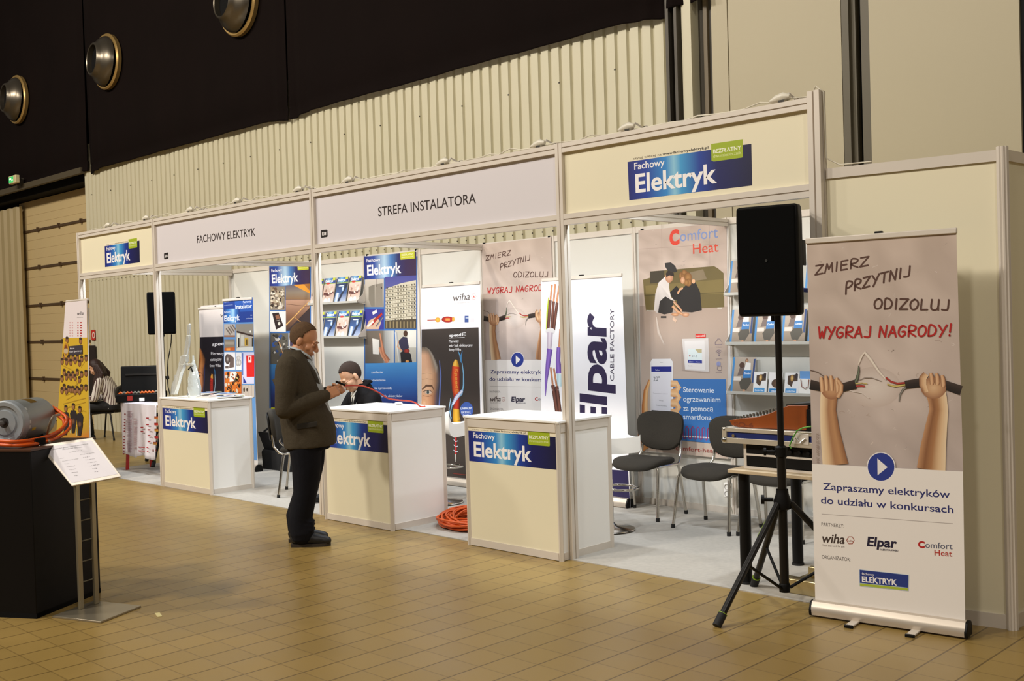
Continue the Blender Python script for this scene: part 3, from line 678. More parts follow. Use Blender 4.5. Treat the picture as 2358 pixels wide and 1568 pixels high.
A.rect(910, 836, 958.8, 760, 'b8b4a8'); A.rect(938, 800, 958.5, 760, 'dcdad2'); A.strip([(912, 765), (920, 832)], 8, ['8a8c90', 'd8d8d4']); A.blob(934, 768, 5, 7, ['4a2c1c', '3a2418']); A.poly([(917, 786), (928, 775), (938, 777), (942, 800), (936, 812), (924, 806)], '2c2a44'); A.strip([(918, 786), (915, 798), (926, 808)], 4, 'c89878'); A.poly([(922, 812), (934, 804), (946, 815), (950, 836), (924, 836)], '1f1c22'); A.blob(937, 808, 7, 5, ['b03028', '58201c']); A.blob(938, 832, 4, 3, 'd89a58')
A.vgrad([(841.7, 962), (962, 962), (960, 834), (841.7, 837)], [(0, '141a50'), (.3, '1e3478'), (.65, '2f68b0'), (1, '4c94d0')]); lines(A, ROWS, 855, 859.5, 18.3, 5.5, 3.0); A.rect(841.7, 985, 962, 962, 'c2c62c')
put(A, t)

# poster in the second bay
t, A = poster('blue magazine poster with an orange sunset solar-roof photo, left of the standing man', -6.885, -5.985, .62, 2.505)
A.rect(620, 940, 716, 612, '3c6cae'); fe_header(A, (620, 615.5), (713.5, 607), (714, 653.6), (621.8, 660))
A.rect(621.5, 714, 656.3, 659, '8c8072'); A.speck(621.5, 660, 656.3, 714, 70, ['3a2e28', 'd8ccb8', 'b8a890', '6a5244', 'e8e0d0', '9a8a70'], 2, 6); A.strip([(640, 680), (650, 708)], 7, ['a8a098', 'e8e2d8']); A.strip([(624, 708), (640, 694)], 6, ['c8b898', 'e8dcc0'])
A.vgrad([(658, 690), (714, 690), (714, 654), (658, 658)], [(0, '8a6848'), (.5, '8e8070'), (1, '6a6270')]); A.poly([(675, 656), (700, 654.5), (714, 670), (714, 676), (690, 664)], 'e89a30'); A.poly([(700, 654), (714, 653), (714, 668)], 'a86a28')
A.vgrad([(658, 762), (714, 762), (714, 690), (658, 691)], [(0, '3a2a24'), (.5, '7a5640'), (1, 'b89078')]); A.poly([(660, 762), (714, 708), (714, 762)], '34282a'); A.strip([(659, 748), (678, 729), (700, 706), (712, 694)], [4, 3, 3, 2], ['9a6a30', 'f0c078', '9a6a30']); A.strip([(679, 731), (694, 742)], 2, 'b0804a'); A.strip([(660, 700), (712, 706)], 1, '6a4838'); A.strip([(659, 716), (680, 730)], 1, '8a5e44')
A.rect(622, 764, 658.5, 717, 'e6e2de'); A.poly([(627, 721), (642, 719.5), (653, 750), (636, 759)], '2a1c1e'); A.poly([(634, 727), (642, 724), (645, 733), (637, 736)], '8a5c44'); A.blob(643, 745, 3, 4, 'd8d4c8'); A.strip([(637, 738.5), (645, 736.5)], .8, 'c8c0b8')
A.rect(623, 838, 664, 767, '6a665c'); A.speck(623, 768, 663, 838, 46, GR+['3a5a9a'], 2, 7); A.poly([(626, 790), (640, 783), (642, 794), (628, 800)], '3a62b0'); A.strip([(641, 783), (648, 800), (656, 822)], [3, 6, 8], ['b88058', 'ecc090', 'c89060']); A.rect(665, 838, 714, 767, 'dedad4'); A.rect(668, 830, 680, 772, '4a3e58')
A.vgrad([(624, 938), (716, 938), (716, 838), (623, 839)], [(0, '1a1c50'), (.3, '22387c'), (.65, '2f68b0'), (1, '4c94d0')]); lines(A, ROWS, 634, 857, 15.5, 5, 2.4); A.rect(625, 952, 716, 938, 'c2c62c'); lines(A, ['w w w'], 634, 948, 1, 4, 3, '6a6c20')
put(A, t)

# dark screwdriver roll-up
def wiha_logo(A, p0, p1, h, hexc, r):
    A.text('wiha', p0, p1, h, '4a403a', .0, .2)
    for k in range(6): a = pi/3*k; b = pi/3*(k+1); A.strip([(hexc[0]+r*cos(a), hexc[1]+1.35*r*sin(a)), (hexc[0]+r*cos(b), hexc[1]+1.35*r*sin(b))], .9, 'd89a94')
    A.poly([(hexc[0]-r*.5, hexc[1]+r*.4), (hexc[0]+r*.5, hexc[1]+r*.4), (hexc[0], hexc[1]-r*.6)], 'c86a60')
t, A = rollup('dark roll-up banner with red screwdriver and half a face, right of the seated man', (-3.61, 1.80), (-2.735, 1.80), 2.07, feet=False)
A.poly([(969, 1110), (1112, 1123), (1106, 655), (969, 664)], 'e2dfe2'); wiha_logo(A, (1043.5, 693.5), (1082, 690), 17, (1091, 683), 5.5); A.text('Tools that work for you', (1043, 699), (1081, 697), 2.2, 'a8a09c')
A.strip([(984, 737.3), (1006, 736.4)], 2, 'a8483c'); A.blob(1008, 736.3, 6, 5.5, ['e8b848', 'd09028']); A.blob(1031, 735.5, 14, 7, ['d84a30', 'b82a1c', '8a1c18']); A.blob(1044, 735, 3, 5.5, 'd8a040'); A.rect(1026, 738, 1036, 733, 'e09048')
A.rect(1070, 742, 1079, 727, '38508c'); A.rect(1072, 733, 1082, 731, 'c8d0dc'); A.rect(1083, 741, 1092, 732, 'cfccd0')
A.poly([(970, 1110), (1110, 1124), (1102, 753.8), (971, 758.5)], '3a312c')
g = lambda x, y: (930+x/3.92, 560+y/3.92)
RW_ = [(938, 205), (965, 240), (1010, 268), (1060, 290), (1120, 312), (1180, 322), (1250, 324), (1310, 316), (1380, 308), (1480, 300), (1600, 292), (1760, 270)]
rows = []; cols = []
for k_, (y, xr) in enumerate(RW_[::-1]):
    rows.append([g(160+(xr-160)*f_, y) for f_ in (0, .3, .55, .75, .88, 1)]); n_ = len(RW_)-1-k_
    cols.append(['5e5246', '6a5c50', '5a4e44', '6e6256', '7a6e60', '4a4038'] if n_ == 0 else ['8a745e', '927a64', '84705e', '7a6a5a', '8a8072', '4a4038'] if n_ == 1 else
                ['d8a884', 'd8a684', 'c09070', '8e7660', '9a8e80', '4c443e'] if n_ < 5 else ['dcac86', 'e4b690', 'd4a27c', 'a87c5c', '6e5a50', '38384a'] if n_ < 8 else ['d09a74', 'd8a27a', 'c48c66', '946448', '5c4a50', '34344e'])
A.grid(rows, cols)
A.strip([g(322, 1060), g(334, 1200), g(325, 1350), g(318, 1480)], [3, 6, 6, 5], ['2c3050', '6a7cc0', '3a3c58'])
A.blob(*g(185, 1440), 7, 9, ['e4b690', 'd8a47c', 'd09a74']); A.strip([g(163, 1230), g(210, 1222), g(270, 1235)], 1, 'b88a68'); A.strip([g(163, 1180), g(210, 1172), g(262, 1182)], 1, 'c09472')
A.strip([g(165, 1320), g(205, 1285), g(255, 1290), g(275, 1330)], [3, 5, 5, 2], ['5a3c2c', '7c5840']); A.blob(*g(220, 1345), 9, 5, ['e8dcd0', 'c8a080']); A.blob(*g(218, 1345), 3.2, 4, ['1c1a18', '5a6a68']); A.strip([g(170, 1345), g(195, 1330), g(240, 1328), g(258, 1352)], 1.4, '4a2c20'); A.strip([g(175, 1375), g(220, 1385), g(255, 1370)], 1.2, 'a06848')
A.text('speed', g(412, 845), g(518, 838), 7, 'f0eeee', .02); A.text('E', g(524, 838), g(562, 835), 8, 'f0eeee', .0); A.strip([g(412, 857), g(550, 849)], .8, 'f0eeee')
A.text('Pierwszy', g(408, 896), g(498, 893), 6, 'e8e4e2', .015); A.text('wkrętak elektryczny', g(408, 935), g(622, 930), 6, 'e8e4e2', .015); A.text('firmy Wiha', g(408, 973), g(517, 968), 6, 'e8e4e2', .015)
A.strip([g(490, 970), g(508, 1010), g(515, 1070)], [1, 6, 3], ['2a3a50', '6ab0dc', '2a3a50']); A.strip([g(530, 970), g(518, 1020), g(520, 1080)], [2, 5, 3], ['2a3a50', '4a90c8', '2a3a50'])
A.strip([g(528, 1080), g(540, 1180), g(540, 1280), g(525, 1360), g(440, 1440), g(420, 1530), g(425, 1600)], [3, 5, 6, 6, 5, 4, 3], ['2c3c58', '8ac4e4', '2c3c58'])
A.strip([g(474, 1052), g(472, 1075), g(470, 1120), g(468, 1220), g(472, 1330), g(478, 1372)], [7, 16, 25, 29, 26, 22], ['8a6418', 'e0a030', 'f0c858', 'd89428']); A.strip([g(471, 1112), g(468, 1220), g(472, 1330), g(478, 1368)], [26, 29, 26, 22], ['6a1010', 'd04020', 'e05828', '8c1a14'])
A.text('SpeedE', g(462, 1135), g(470, 1350), 7, 'e8b048', upv=(7, 0)); A.strip([g(478, 1368), g(478, 1460), g(474, 1500)], [21, 19, 20], ['6a1010', 'c83a20', '8c1a14']); A.strip([g(474, 1495), g(474, 1570), g(480, 1600)], [20, 23, 26], ['a8781c', 'ecb838', 'c08820']); A.strip([g(480, 1600), g(480, 1640)], [26, 15], ['a8781c', 'ecb838', 'c08820']); A.strip([g(472, 1640), g(474, 1700)], [11, 12], ['a8781c', 'ecb838', 'c08820'])
A.strip([g(530, 1330), g(470, 1400), g(440, 1460)], [8, 11, 5], ['8a9ac0', 'e8e8f0', '7a8ac0']); A.strip([g(425, 1400), g(408, 1500), g(430, 1580)], 2.5, ['6aa8d8', 'c8e4f0'])
A.strip([(1050, 996), (1050, 1046)], 7, ['6a1414', 'c83030', '8a1c1c'])
for i in range(4): A.strip([(1045, 1000+i*12), (1050, 1005+i*12), (1054.5, 1003+i*12)], 1.6, 'd0dcec')
A.strip([(1049.5, 1046), (1049.5, 1055), (1049.8, 1064)], [6, 6, 2], ['5a5650', 'c8c4bc', '5a5650'])
A.blob(1075, 944, 15, 18.5, '3d5aa6', 28); A.text('UNIKALNY', (1061, 943), (1088, 942), 5, 'e4e8f0', .02); A.text('NA SKALĘ', (1063, 952), (1084, 951), 5, 'e4e8f0', .015); A.text('ŚWIATA', (1066, 959), (1081, 958), 4.5, 'e4e8f0', .015)
A.strip([(1044, 1090), (1060, 1092), (1080, 1094)], 3, ['3a312c', '8a2c20', '3a312c'])
put(A, t)

# cable factory roll-up
t, A = rollup('white roll-up banner with rotated dark lettering and coloured cable ends', (-1.885, 1.80), (-.922, 1.80), 2.055, feet=False)
A.poly([(1246, 1150), (1452, 1172), (1432, 633), (1246, 648)], 'f0eef0')
CU = ['8a4c2c', 'dc9c70', 'a8643c']; BRN = ['2c1410', '7a4a3c', '3a1c16']; PUR = ['4a2c80', '9470c8', '6a48a0']
A.strip([g(1306, 490), g(1292, 640), g(1288, 780)], [3, 5, 4], ['8a9a20', 'c8d838']); 
for a, b in (((1337, 375), (1322, 520)), ((1366, 368), (1352, 530)), ((1402, 385), (1378, 540))): A.strip([g(*a), g(*b)], 5.5, CU)
for a, b in (((1322, 515), (1302, 780)), ((1352, 525), (1332, 790)), ((1384, 535), (1352, 785))): A.strip([g(*a), g(*b)], 9, BRN)
A.blob(*g(1322, 795), 11, 8, 'e0dcdc'); A.strip([g(1320, 805), g(1315, 900), g(1310, 965)], [17, 16, 14], ['a898a8', 'e4d8e0', 'b8a8b8']); A.strip([g(1318, 955), g(1300, 1100), g(1285, 1230), g(1278, 1380)], [17, 14, 9, 2], PUR)
A.strip([g(1412, 775), g(1402, 945)], 6, CU); A.strip([g(1398, 940), g(1392, 1060), g(1402, 1175)], [12, 14, 20], PUR); A.strip([g(1408, 1180), g(1402, 1290)], [18, 14], ['a8ccd4', 'd8ecf0', 'b0d0d8'])
for a, b in (((1325, 1120), (1345, 1285)), ((1354, 1130), (1380, 1290))): A.strip([g(*a), g(*b)], 5.5, CU)
for a, b in (((1345, 1280), (1382, 1525)), ((1380, 1290), (1410, 1525))): A.strip([g(*a), g(*b)], 11, BRN)
A.text('2', g(1335, 1330), g(1345, 1332), 4, 'e8e0dc'); A.text('1', g(1390, 1330), g(1396, 1332), 4, 'e8e0dc')
A.text('Elpar', (1396, 1000), (1394, 716), 62, '2a2044', .028, .1, upv=(-62, 0)); A.text('CABLE FACTORY', (1414, 877), (1414, 711), 9.5, '3a3048', .0, upv=(-9.5, 0))
A.poly([(1246, 1160), (1452, 1175), (1446, 1084), (1246, 1070)], '221a48'); put(A, t)

# comfort heat poster
t, A = poster('pink-grey wall poster with a couple by a sofa, a phone and a blue text field', -.918, .008, .475, 2.465)
f = lambda x, y: (1300+x/3.92, 500+y/3.92)
concrete(A, (1470, 531), (1673, 512), (1675, 720), (1473, 716), 'c3b0a4', 'bfada0', 24, 5)
for a, b in (((875, 60), (880, 470)), ((1305, 30), (1312, 430)), ((668, 290), (1445, 240))): A.strip([f(*a), f(*b)], .9, 'a8948a')
A.vgrad([(1477, 1036), (1677, 1057), (1675, 706), (1473, 704)], [(0, 'c8b6a8'), (.5, 'c6b4a6'), (.86, 'b09c8e'), (1, 'a89486')])
A.text('C', (1542, 564), (1565, 560.5), 33, 'd8402c', .06); A.text('omfort', (1566, 556), (1653.5, 547), 26, '7f92c4', .004); A.text('Heat', (1596, 584.5), (1654.5, 579), 24, 'd4462e', .004)
sofa = [(708, 565), (770, 548), (772, 490), (1350, 442), (1385, 462), (1436, 505), (1442, 812), (1235, 822), (735, 842), (718, 700)]
A.poly([f(*p) for p in sofa], '6a5c34'); A.poly([f(*p) for p in ((772, 492), (900, 480), (900, 590), (772, 600))], '3e3626'); A.poly([f(*p) for p in ((730, 620), (1430, 560), (1436, 690), (735, 705))], '7c6c3e'); A.strip([f(725, 705), f(1440, 680)], 1.5, '4a4022'); A.poly([f(*p) for p in ((1130, 500), (1250, 470), (1285, 560), (1150, 580))], '84745a'); A.strip([f(740, 842), f(800, 848)], 2, 'b8b0a4'); A.strip([f(1380, 820), f(1420, 820)], 2.5, 'd8d0c4')
A.poly([f(*p) for p in ((1120, 590), (1180, 580), (1225, 680), (1240, 840), (1150, 860), (1020, 850), (1010, 700))], '24201e'); A.poly([f(*p) for p in ((950, 680), (1010, 620), (1060, 680), (1030, 760), (980, 740))], '1e1b1a')
A.poly([f(*p) for p in ((820, 690), (850, 590), (905, 540), (945, 560), (945, 640), (960, 720), (1000, 760), (960, 745), (890, 730), (840, 870), (808, 840))], ['cfc6c0', 'dcd4d0', 'e8e2de', 'd8d0cc', 'dcd4d0', 'e4dcd8', 'd0c8c4', 'c8c0bc', 'd8d0cc', 'b8b0ac', 'c8c0ba'])
A.poly([f(*p) for p in ((845, 860), (860, 760), (910, 715), (985, 760), (975, 860), (900, 878))], '2a2624'); A.strip([f(975, 800), f(1020, 850), f(1080, 885)], [8, 7, 6], ['8a5c40', 'd8a880', 'a87450']); A.strip([f(985, 760), f(1040, 820), f(1060, 850)], [5, 5, 4], ['a87450', 'dcb090']); A.blob(*f(1095, 880), 8, 5, ['dcb090', 'b07c58']); A.blob(*f(1000, 878), 9, 4, ['d8a880', 'a87450'])
A.blob(*f(945, 545), 9, 12, ['d8a888', 'b8805e']); A.poly([f(*p) for p in ((915, 510), (935, 480), (985, 500), (990, 535), (945, 525), (920, 545))], '2c2018'); A.poly([f(*p) for p in ((905, 415), (960, 408), (1000, 440), (1018, 490), (995, 500), (930, 480), (910, 450))], '2e2a28')
for x, y, r in ((1060, 530, 7), (1085, 520, 8), (1115, 545, 9), (1120, 590, 7), (1065, 570, 6), (1100, 590, 6), (1080, 500, 5)): A.blob(*f(x, y), r, r*1.3, ['b08048', '7c5228'])
A.blob(*f(1068, 570), 5, 8, ['e0b48e', 'c08a64']); A.strip([f(1020, 690), f(1045, 650), f(1070, 640)], 5, ['c89068', 'e0b48e']); A.blob(*f(1165, 580), 4, 5, 'd8a880')
A.strip([f(830, 900), f(850, 1040), f(900, 1150)], [3, 8, 4], ['b8a698', 'd0c4ba', 'b8a698']); A.strip([f(980, 910), f(1010, 940)], 7, ['c8aa94', 'd8b8a0']); A.rect(*f(870, 910), *f(920, 893), '3a3430')
# thermostat
A.poly([f(*p) for p in ((1050, 1110), (1060, 1385), (1310, 1410), (1300, 1100))], 'b2a094'); A.poly([f(*p) for p in ((1060, 1098), (1090, 1380), (1308, 1395), (1300, 1092))], 'd8d2ce'); A.poly([f(*p) for p in ((1085, 1118), (1092, 1370), (1270, 1378), (1265, 1112))], 'e6e2e0'); A.poly([f(*p) for p in ((1115, 1188), (1117, 1315), (1243, 1320), (1240, 1190))], 'e0ecec'); A.poly([f(*p) for p in ((1115, 1288), (1117, 1315), (1243, 1320), (1242, 1292))], '2c3a94'); A.poly([f(*p) for p in ((1180, 1190), (1240, 1190), (1240, 1225), (1205, 1222))], 'c0b48c')
A.text('Menu', f(1128, 1308), f(1162, 1309), 2.5, 'e8ecf0'); A.text('Wstecz', f(1190, 1311), f(1225, 1312), 2.5, 'e8ecf0'); A.text('21.5', f(1150, 1262), f(1200, 1263), 5, '7a8890'); A.blob(*f(1132, 1252), 1.6, 1.8, 'b03028'); A.text('Comfort', f(1118, 1345), f(1160, 1346), 2, '807a78')
A.rect(*f(1184, 1090), *f(1275, 1054), 'd03228'); A.text('nowość', f(1192, 1080), f(1268, 1078), 4.5, 'f4e8e4', .02)
# icons
for cx2, cy2 in ((1393, 1120),): 
    A.strip([f(1362, 1150), f(1360, 1130), f(1374, 1118), f(1382, 1098), f(1404, 1098), f(1412, 1118), f(1424, 1130), f(1420, 1150), f(1362, 1150)], 1.1, '8a7c88')
for r in (12, 24, 36): A.strip([f(1395+r*cos(a), 1245+r*1.3*sin(a)) for a in [-2.5+.24*k for k in range(8)]], 1.3, '8a7c88')
A.blob(*f(1396, 1246), 1.6, 2, '8a7c88'); A.blob(*f(1392, 1325), 5, 6, ['8890c0', '9a9cc0']); A.strip([f(1380, 1375), f(1384, 1335), f(1416, 1345), f(1420, 1375), f(1405, 1385), f(1382, 1378)], 1.2, '8a7c88')
for tx, yy in (('CHMURA', 1176), ('WiFi', 1284), ('Dotyk', 1405)): A.text(tx, f(1366, yy), f(1424, yy), 2.2, '8a7c88')
# hand with phone
A.strip([f(770, 1470), f(735, 1568), f(725, 1700), f(730, 1900), f(760, 2050)], [6, 12, 16, 20, 26], ['e8b070', 'f0c894', 'd08c50', 'a8602c']); A.strip([f(700, 1950), f(720, 2080), f(730, 2100)], 24, ['d89858', 'c88048'])
A.poly([f(*p) for p in ((775, 1310), (795, 1280), (960, 1278), (980, 1305), (985, 1935), (780, 1920))], 'eceaea'); A.poly([f(*p) for p in ((785, 1350), (968, 1347), (972, 1870), (787, 1860))], 'e2e0e6'); A.poly([f(*p) for p in ((785, 1348), (968, 1347), (968, 1395), (786, 1396))], '232c84'); A.text('Salon', f(822, 1385), f(860, 1385), 3.5, 'e0e4f0'); A.text('20°', f(804, 1480), f(862, 1478), 11, '3c4448'); A.strip([f(862, 1310), f(890, 1309)], 1, '8a8888')
A.poly([(1501, 944), (1547, 948), (1547, 957), (1501, 953)], '1c1218'); A.text('Wróć', (1518, 923), (1528, 924), 3, '6a6a70'); A.text('Temperatura na dzień', (1504, 906), (1538, 908), 2, '9a98a0'); A.text('Zmiana do komfortu', (1512, 934), (1536, 936), 2.4, '5a5a60')
for x in (1511, 1523, 1536): A.blob(x, 949.5+(x-1511)*.06, 1, 1.2, 'b8b0b8')
# blue text field
A.poly([(1551, 872.5), (1672, 873), (1675, 1024), (1553, 1012)], '3f78bc')
for y in (1500, 1590, 1680, 1760): A.strip([f(960, y), f(1010, y+5), f(1032, y+35), f(1010, y+70), f(965, y+75)], [14, 17, 15, 14, 10], ['e8b078', 'f0c898', 'd09058'])
for i, (s_, y, x1) in enumerate((('Sterowanie', 902.5, 1645), ('ogrzewaniem', 924, 1659.5), ('za pomocą', 945.5, 1643), ('smartfona', 965, 1639))): A.text(s_, (1574, y), (x1, y+2), 12.5, 'e8eef4', .006)
A.strip([(1553, 1003), (1676, 1010)], 3, 'd8e0ea')
co = []
for i in range(8):
    x = 1555+i*12.5; y = 982+i*.7; co += [(x, y+24), (x, y+2), (x+3, y-2), (x+6, y+2), (x+6.5, y+24), (x+9.5, y+28), (x+12, y+25)]
A.strip(co, 2, 'a82858'); A.text('comfort-heat.pl', (1557, 1036), (1664, 1044), 10, 'a83a34'); put(A, t)

# small instalator roll-up in the second bay
t, A = rollup('narrow blue roll-up banner with the word Instalator over a photo collage', (-6.63, 1.2), (-5.97, 1.2), 2.035, feet=False)
k = lambda x, y: (480+x/6.53, 680+y/6.53)
A.poly([k(222, 80), k(668, 28), (592, 1060), (518, 1055)], '5f8fc4')
A.poly([k(225, 85), k(668, 35), k(675, 400), k(230, 415)], '1c3c8c'); A.poly([k(395, 80), k(668, 45), k(672, 240), k(400, 250)], '2a5aae'); A.hgrad([k(230, 410), k(470, 405), k(468, 200), k(228, 205)], [(0, '1a2c74'), (.35, '3a80c8'), (.6, 'a8d4f0'), (.75, '3a78c0'), (1, '1c2c78')])
A.text('Fachowy', k(520, 118), k(640, 105), 5.5, 'dce4f0', .01); A.text('Instalator', k(408, 205), k(655, 185), 9.5, 'f0f2f6', .02); A.text('fachowy', k(238, 270), k(330, 262), 5, 'e0e4f0', .01); A.text('Elektryk', k(240, 388), k(470, 370), 13, 'f4f4f6', .025)
A.text('czytelny', k(236, 112), k(312, 104), 3, 'a8b8d8'); A.text('miesięcznik branżowy', k(236, 160), k(365, 148), 3, 'a8b8d8'); A.text('dla', k(632, 308), k(658, 305), 3, 'c8d0e8'); A.text('instalatorów', k(566, 360), k(660, 352), 3.5, 'c8d0e8')
def kr(x0, y0, x1, y1, c): A.rect(*k(x0, y1), *k(x1, y0), c)
kr(236, 432, 400, 628, 'b8aca0'); [A.strip([k(265+30*i, 500-20*i), k(330+30*i, 590-20*i)], 4, ['4a3c34', '8a7a6e']) for i in range(4)]; kr(236, 600, 400, 628, '9a7058')
kr(412, 432, 676, 835, 'b0a698'); A.poly([k(412, 432), k(676, 425), k(676, 600), k(430, 545)], '8f8679'); A.strip([k(425, 545), k(676, 610)], 4, '3c2a24'); kr(430, 570, 470, 780, 'dcd8c8'); kr(445, 640, 468, 780, '2c2622'); kr(545, 640, 600, 760, 'c8a038'); kr(570, 660, 585, 750, '4a3820'); kr(490, 600, 530, 760, 'c8c4b4'); kr(655, 640, 678, 820, '2a2420'); A.poly([k(430, 790), k(676, 770), k(678, 835), k(420, 835)], 'd8d6cc'); A.blob(*k(632, 545), 2, 2.4, 'f0ece0')
kr(240, 660, 398, 830, '8a7c6c'); kr(250, 700, 385, 740, 'a89a88'); A.poly([k(242, 790), k(398, 780), k(398, 830), k(242, 832)], 'c8622c'); kr(270, 795, 330, 828, 'f0a050')
kr(240, 855, 405, 1115, 'ece8e8'); A.blob(*k(290, 960), 6, 12, ['b8b0a8', '5a4c48', '3a302c']); A.poly([k(270, 880), k(330, 890), k(385, 940), k(385, 1080), k(310, 1095), k(330, 960)], '63534f'); kr(255, 1060, 305, 1100, '5a4c48')
kr(413, 858, 500, 1122, 'e6e4e4'); A.blob(*k(440, 1010), 4, 8, ['e0dcd8', '9a9490']); A.blob(*k(470, 1010), 4, 8, ['e0dcd8', '9a9490']); A.blob(*k(455, 940), 5, 5, ['e0dcd8', 'b0aaa6'])
kr(510, 855, 688, 1330, 'c8c6dc'); A.poly([k(570, 905), k(690, 900), k(692, 1225), k(576, 1228)], 'cc1c18'); kr(600, 910, 650, 1010, 'e8c8c0'); kr(612, 930, 632, 970, 'b02420'); A.poly([k(525, 1220), k(580, 1320), k(525, 1320)], '24348c'); kr(512, 870, 525, 1200, '3a5aa4')
kr(242, 1145, 500, 1500, 'c86a24'); A.speck(*k(245, 1150), *k(498, 1495), 60, ['3a2418', 'e89040', 'a84c18', '5a4630', 'd0c4b0', '2c1c14'], 1, 4, 1.6); A.poly([k(330, 1160), k(420, 1150), k(400, 1290), k(320, 1300)], 'e4dcd4'); A.poly([k(415, 1215), k(470, 1225), k(462, 1300), k(410, 1290)], '3a2c1c'); kr(425, 1230, 455, 1280, 'd8c880')
kr(512, 1350, 694, 1530, 'bcb0a4'); [A.strip([k(520+45*i, 1350), k(522+45*i, 1520)], 1, '8a7a6c') for i in range(4)]; A.blob(*k(540, 1420), 2, 6, '4a3c30'); A.blob(*k(585, 1420), 2, 4, '4a3c30')
put(A, t)

# second screwdriver banner further left
t, A = rollup('dark screwdriver banner with a white rounded top, standing behind the silver rifle model', (-7.76, 1.5), (-6.9, 1.5), 1.96, feet=False)
e = lambda x, y: (380+x/6.817, 700+y/6.817)
A.poly([e(548, 90), e(560, 40), e(600, 25), (548, 698), (548, 776), e(545, 522)], 'd9cfca'); A.poly([e(548, 520), (548, 774), (548, 1050), (436, 1045), e(470, 1380), e(540, 900)], '16121f')
FW_ = [(690, 542, 560), (770, 540, 598), (860, 535, 634), (960, 525, 628), (1010, 520, 612), (1130, 500, 604), (1260, 488, 606), (1400, 470, 592)]
A.grid([[e(a+(b-a)*f_, y) for f_ in (0, .35, .7, 1)] for y, a, b in FW_[::-1]], [['8a5434', 'd09a70', 'a86c44', '4a2c28']]*3 + [['8a5030', 'c88850', 'a86838', '4a3030']]*2 + [['7a4420', 'b87034', '8a5430', '3a2820']]*3)
A.strip([e(505, 1120), e(530, 1070), e(580, 1090), e(595, 1130)], 1.6, '4a2818'); A.blob(*e(545, 1128), 2.4, 2.4, ['1c1414', '8a6a50']); A.strip([e(625, 950), e(620, 1150), e(605, 1390)], [2, 4, 4], ['16121f', '34386c', '16121f'])
A.text('wiha', e(868, 205), (545, 728), 10, '4a403a', 0, .2); A.text('speedE', e(740, 660), (532, 793), 8.5, 'e8e4e8', .015, .15); A.text('Pierwszy wkrętak', e(722, 800), (548, 816), 7, 'e0dce0', .01); A.text('elektryczny', e(712, 895), e(890, 888), 7, 'e0dce0', .01); A.text('firmy Wiha', e(702, 990), e(875, 985), 7, 'e0dce0', .01)
A.strip([e(765, 1000), e(782, 1050), e(785, 1110)], [2, 5, 3], ['16121f', '3a80b8', '16121f']); A.strip([e(742, 1100), e(735, 1150), e(728, 1250), e(730, 1420)], [6, 11, 14, 14], ['8a5c18', 'e0a040', 'a87020']); A.strip([e(735, 1165), e(728, 1250), e(730, 1420)], [12, 14, 14], ['6a1010', 'b82c20', '7a1414']); A.strip([e(785, 1105), e(790, 1250), e(775, 1400)], 2, ['3a6080', 'c8e0ec']); A.text('SpeedE', e(735, 1370), e(733, 1200), 5, '4a1010', upv=(-5, 0))
put(A, t)

# yellow team banner outside the left end
Ty = thing('banner_stand', 'yellow banner of a sports team with a white top, leaning before the left end post', 'banner', (-7.6, -.45, 0))
P = [atY(152, 694, -.2), atY(200, 689.5, -.2)]; ex = (P[1]-P[0]).normalized(); ez = (V((P[0].x, -.45, 0))-P[0]); ez = -(ez - ex*ez.dot(ex)).normalized()
A = Art(P[0], ex, ez); y_ = lambda x, y: (130+x/4.478, 680+y/4.478)
A.poly([y_(92, 75), (199.5, 691), (207, 1075), (124, 1075), y_(70, 440)], 'c8a428'); A.poly([y_(92, 75), (199.5, 691), (200.5, 777), y_(68, 440)], 'dcd2d4')
A.text('wiha', y_(212, 205), y_(278, 200), 8, '4a4448', .02, .15); A.strip([y_(212, 230), y_(275, 227)], .8, '8a8484')
for i in range(6):
    for x, c in ((222, 'b03a34'), (250, 'a82a24'), (165, 'c89090'), (140, 'c8a0a0')): A.rect(*y_(x-6, 280+27*i+8), *y_(x+6+(6 if x == 250 else 0), 280+27*i-5), c)
rnd = random.Random(5)
A.vgrad([(124, 1040), (206, 1010), (204, 948), (136, 950)], [(0, 'c86a28'), (.4, 'b89030'), (1, 'c8a428')])
for i in range(17): A.strip([y_(60+rnd.uniform(0, 250), 640+i*42), y_(70+rnd.uniform(0, 250), 700+i*42)], 2, rnd.choice(['a88420', 'd8b838', 'b08c20']))
for r, (yy, n) in enumerate(((470, 2), (650, 6), (690, 5), (810, 6), (860, 5), (960, 6), (985, 5))):
    for i in range(n):
        x = (110, 250)[i] if n == 2 else 60+(r % 2)*22+i*45; yo = yy+rnd.uniform(-14, 14)
        A.blob(*y_(x, yo), 3.6, 7.5, ['a07048', '6a4428']); A.blob(*y_(x, yo-26), 3.4, 3.2, '3a281c')
for x, yy in ((100, 1210), (178, 1190), (245, 1220)):
    A.blob(*y_(x, yy-40), 3.6, 7, ['a87850', '6a4428']); A.blob(*y_(x, yy-66), 3.4, 3, '2c1e18'); A.poly([y_(x-34, yy+30), y_(x-22, yy-5), y_(x+22, yy-5), y_(x+36, yy+30), y_(x+30, yy+130), y_(x+12, yy+230), y_(x-14, yy+230), y_(x-24, yy+130)], '221c22'); A.blob(*y_(x, yy+110), 4, 7, ['7a5238', '3a2820'])
    A.strip([y_(x-34, yy+150), y_(x-28, yy+230)], 3, ['8aa040', 'd8d8c0'])
A.blob(*y_(103, 560), 6, 18, ['5a2c20', '7a3c20', 'd8a828']); A.blob(*y_(103, 575), 5, 6, 'b8a488'); A.poly([y_(135, 525), y_(272, 512), y_(275, 605), y_(135, 618)], '38323a'); A.text('Mecze', y_(145, 558), y_(190, 553), 4, 'd8d4d8', .01); A.text('Klub Sportowy', y_(140, 590), y_(265, 580), 4, 'd8d4d8', .01)
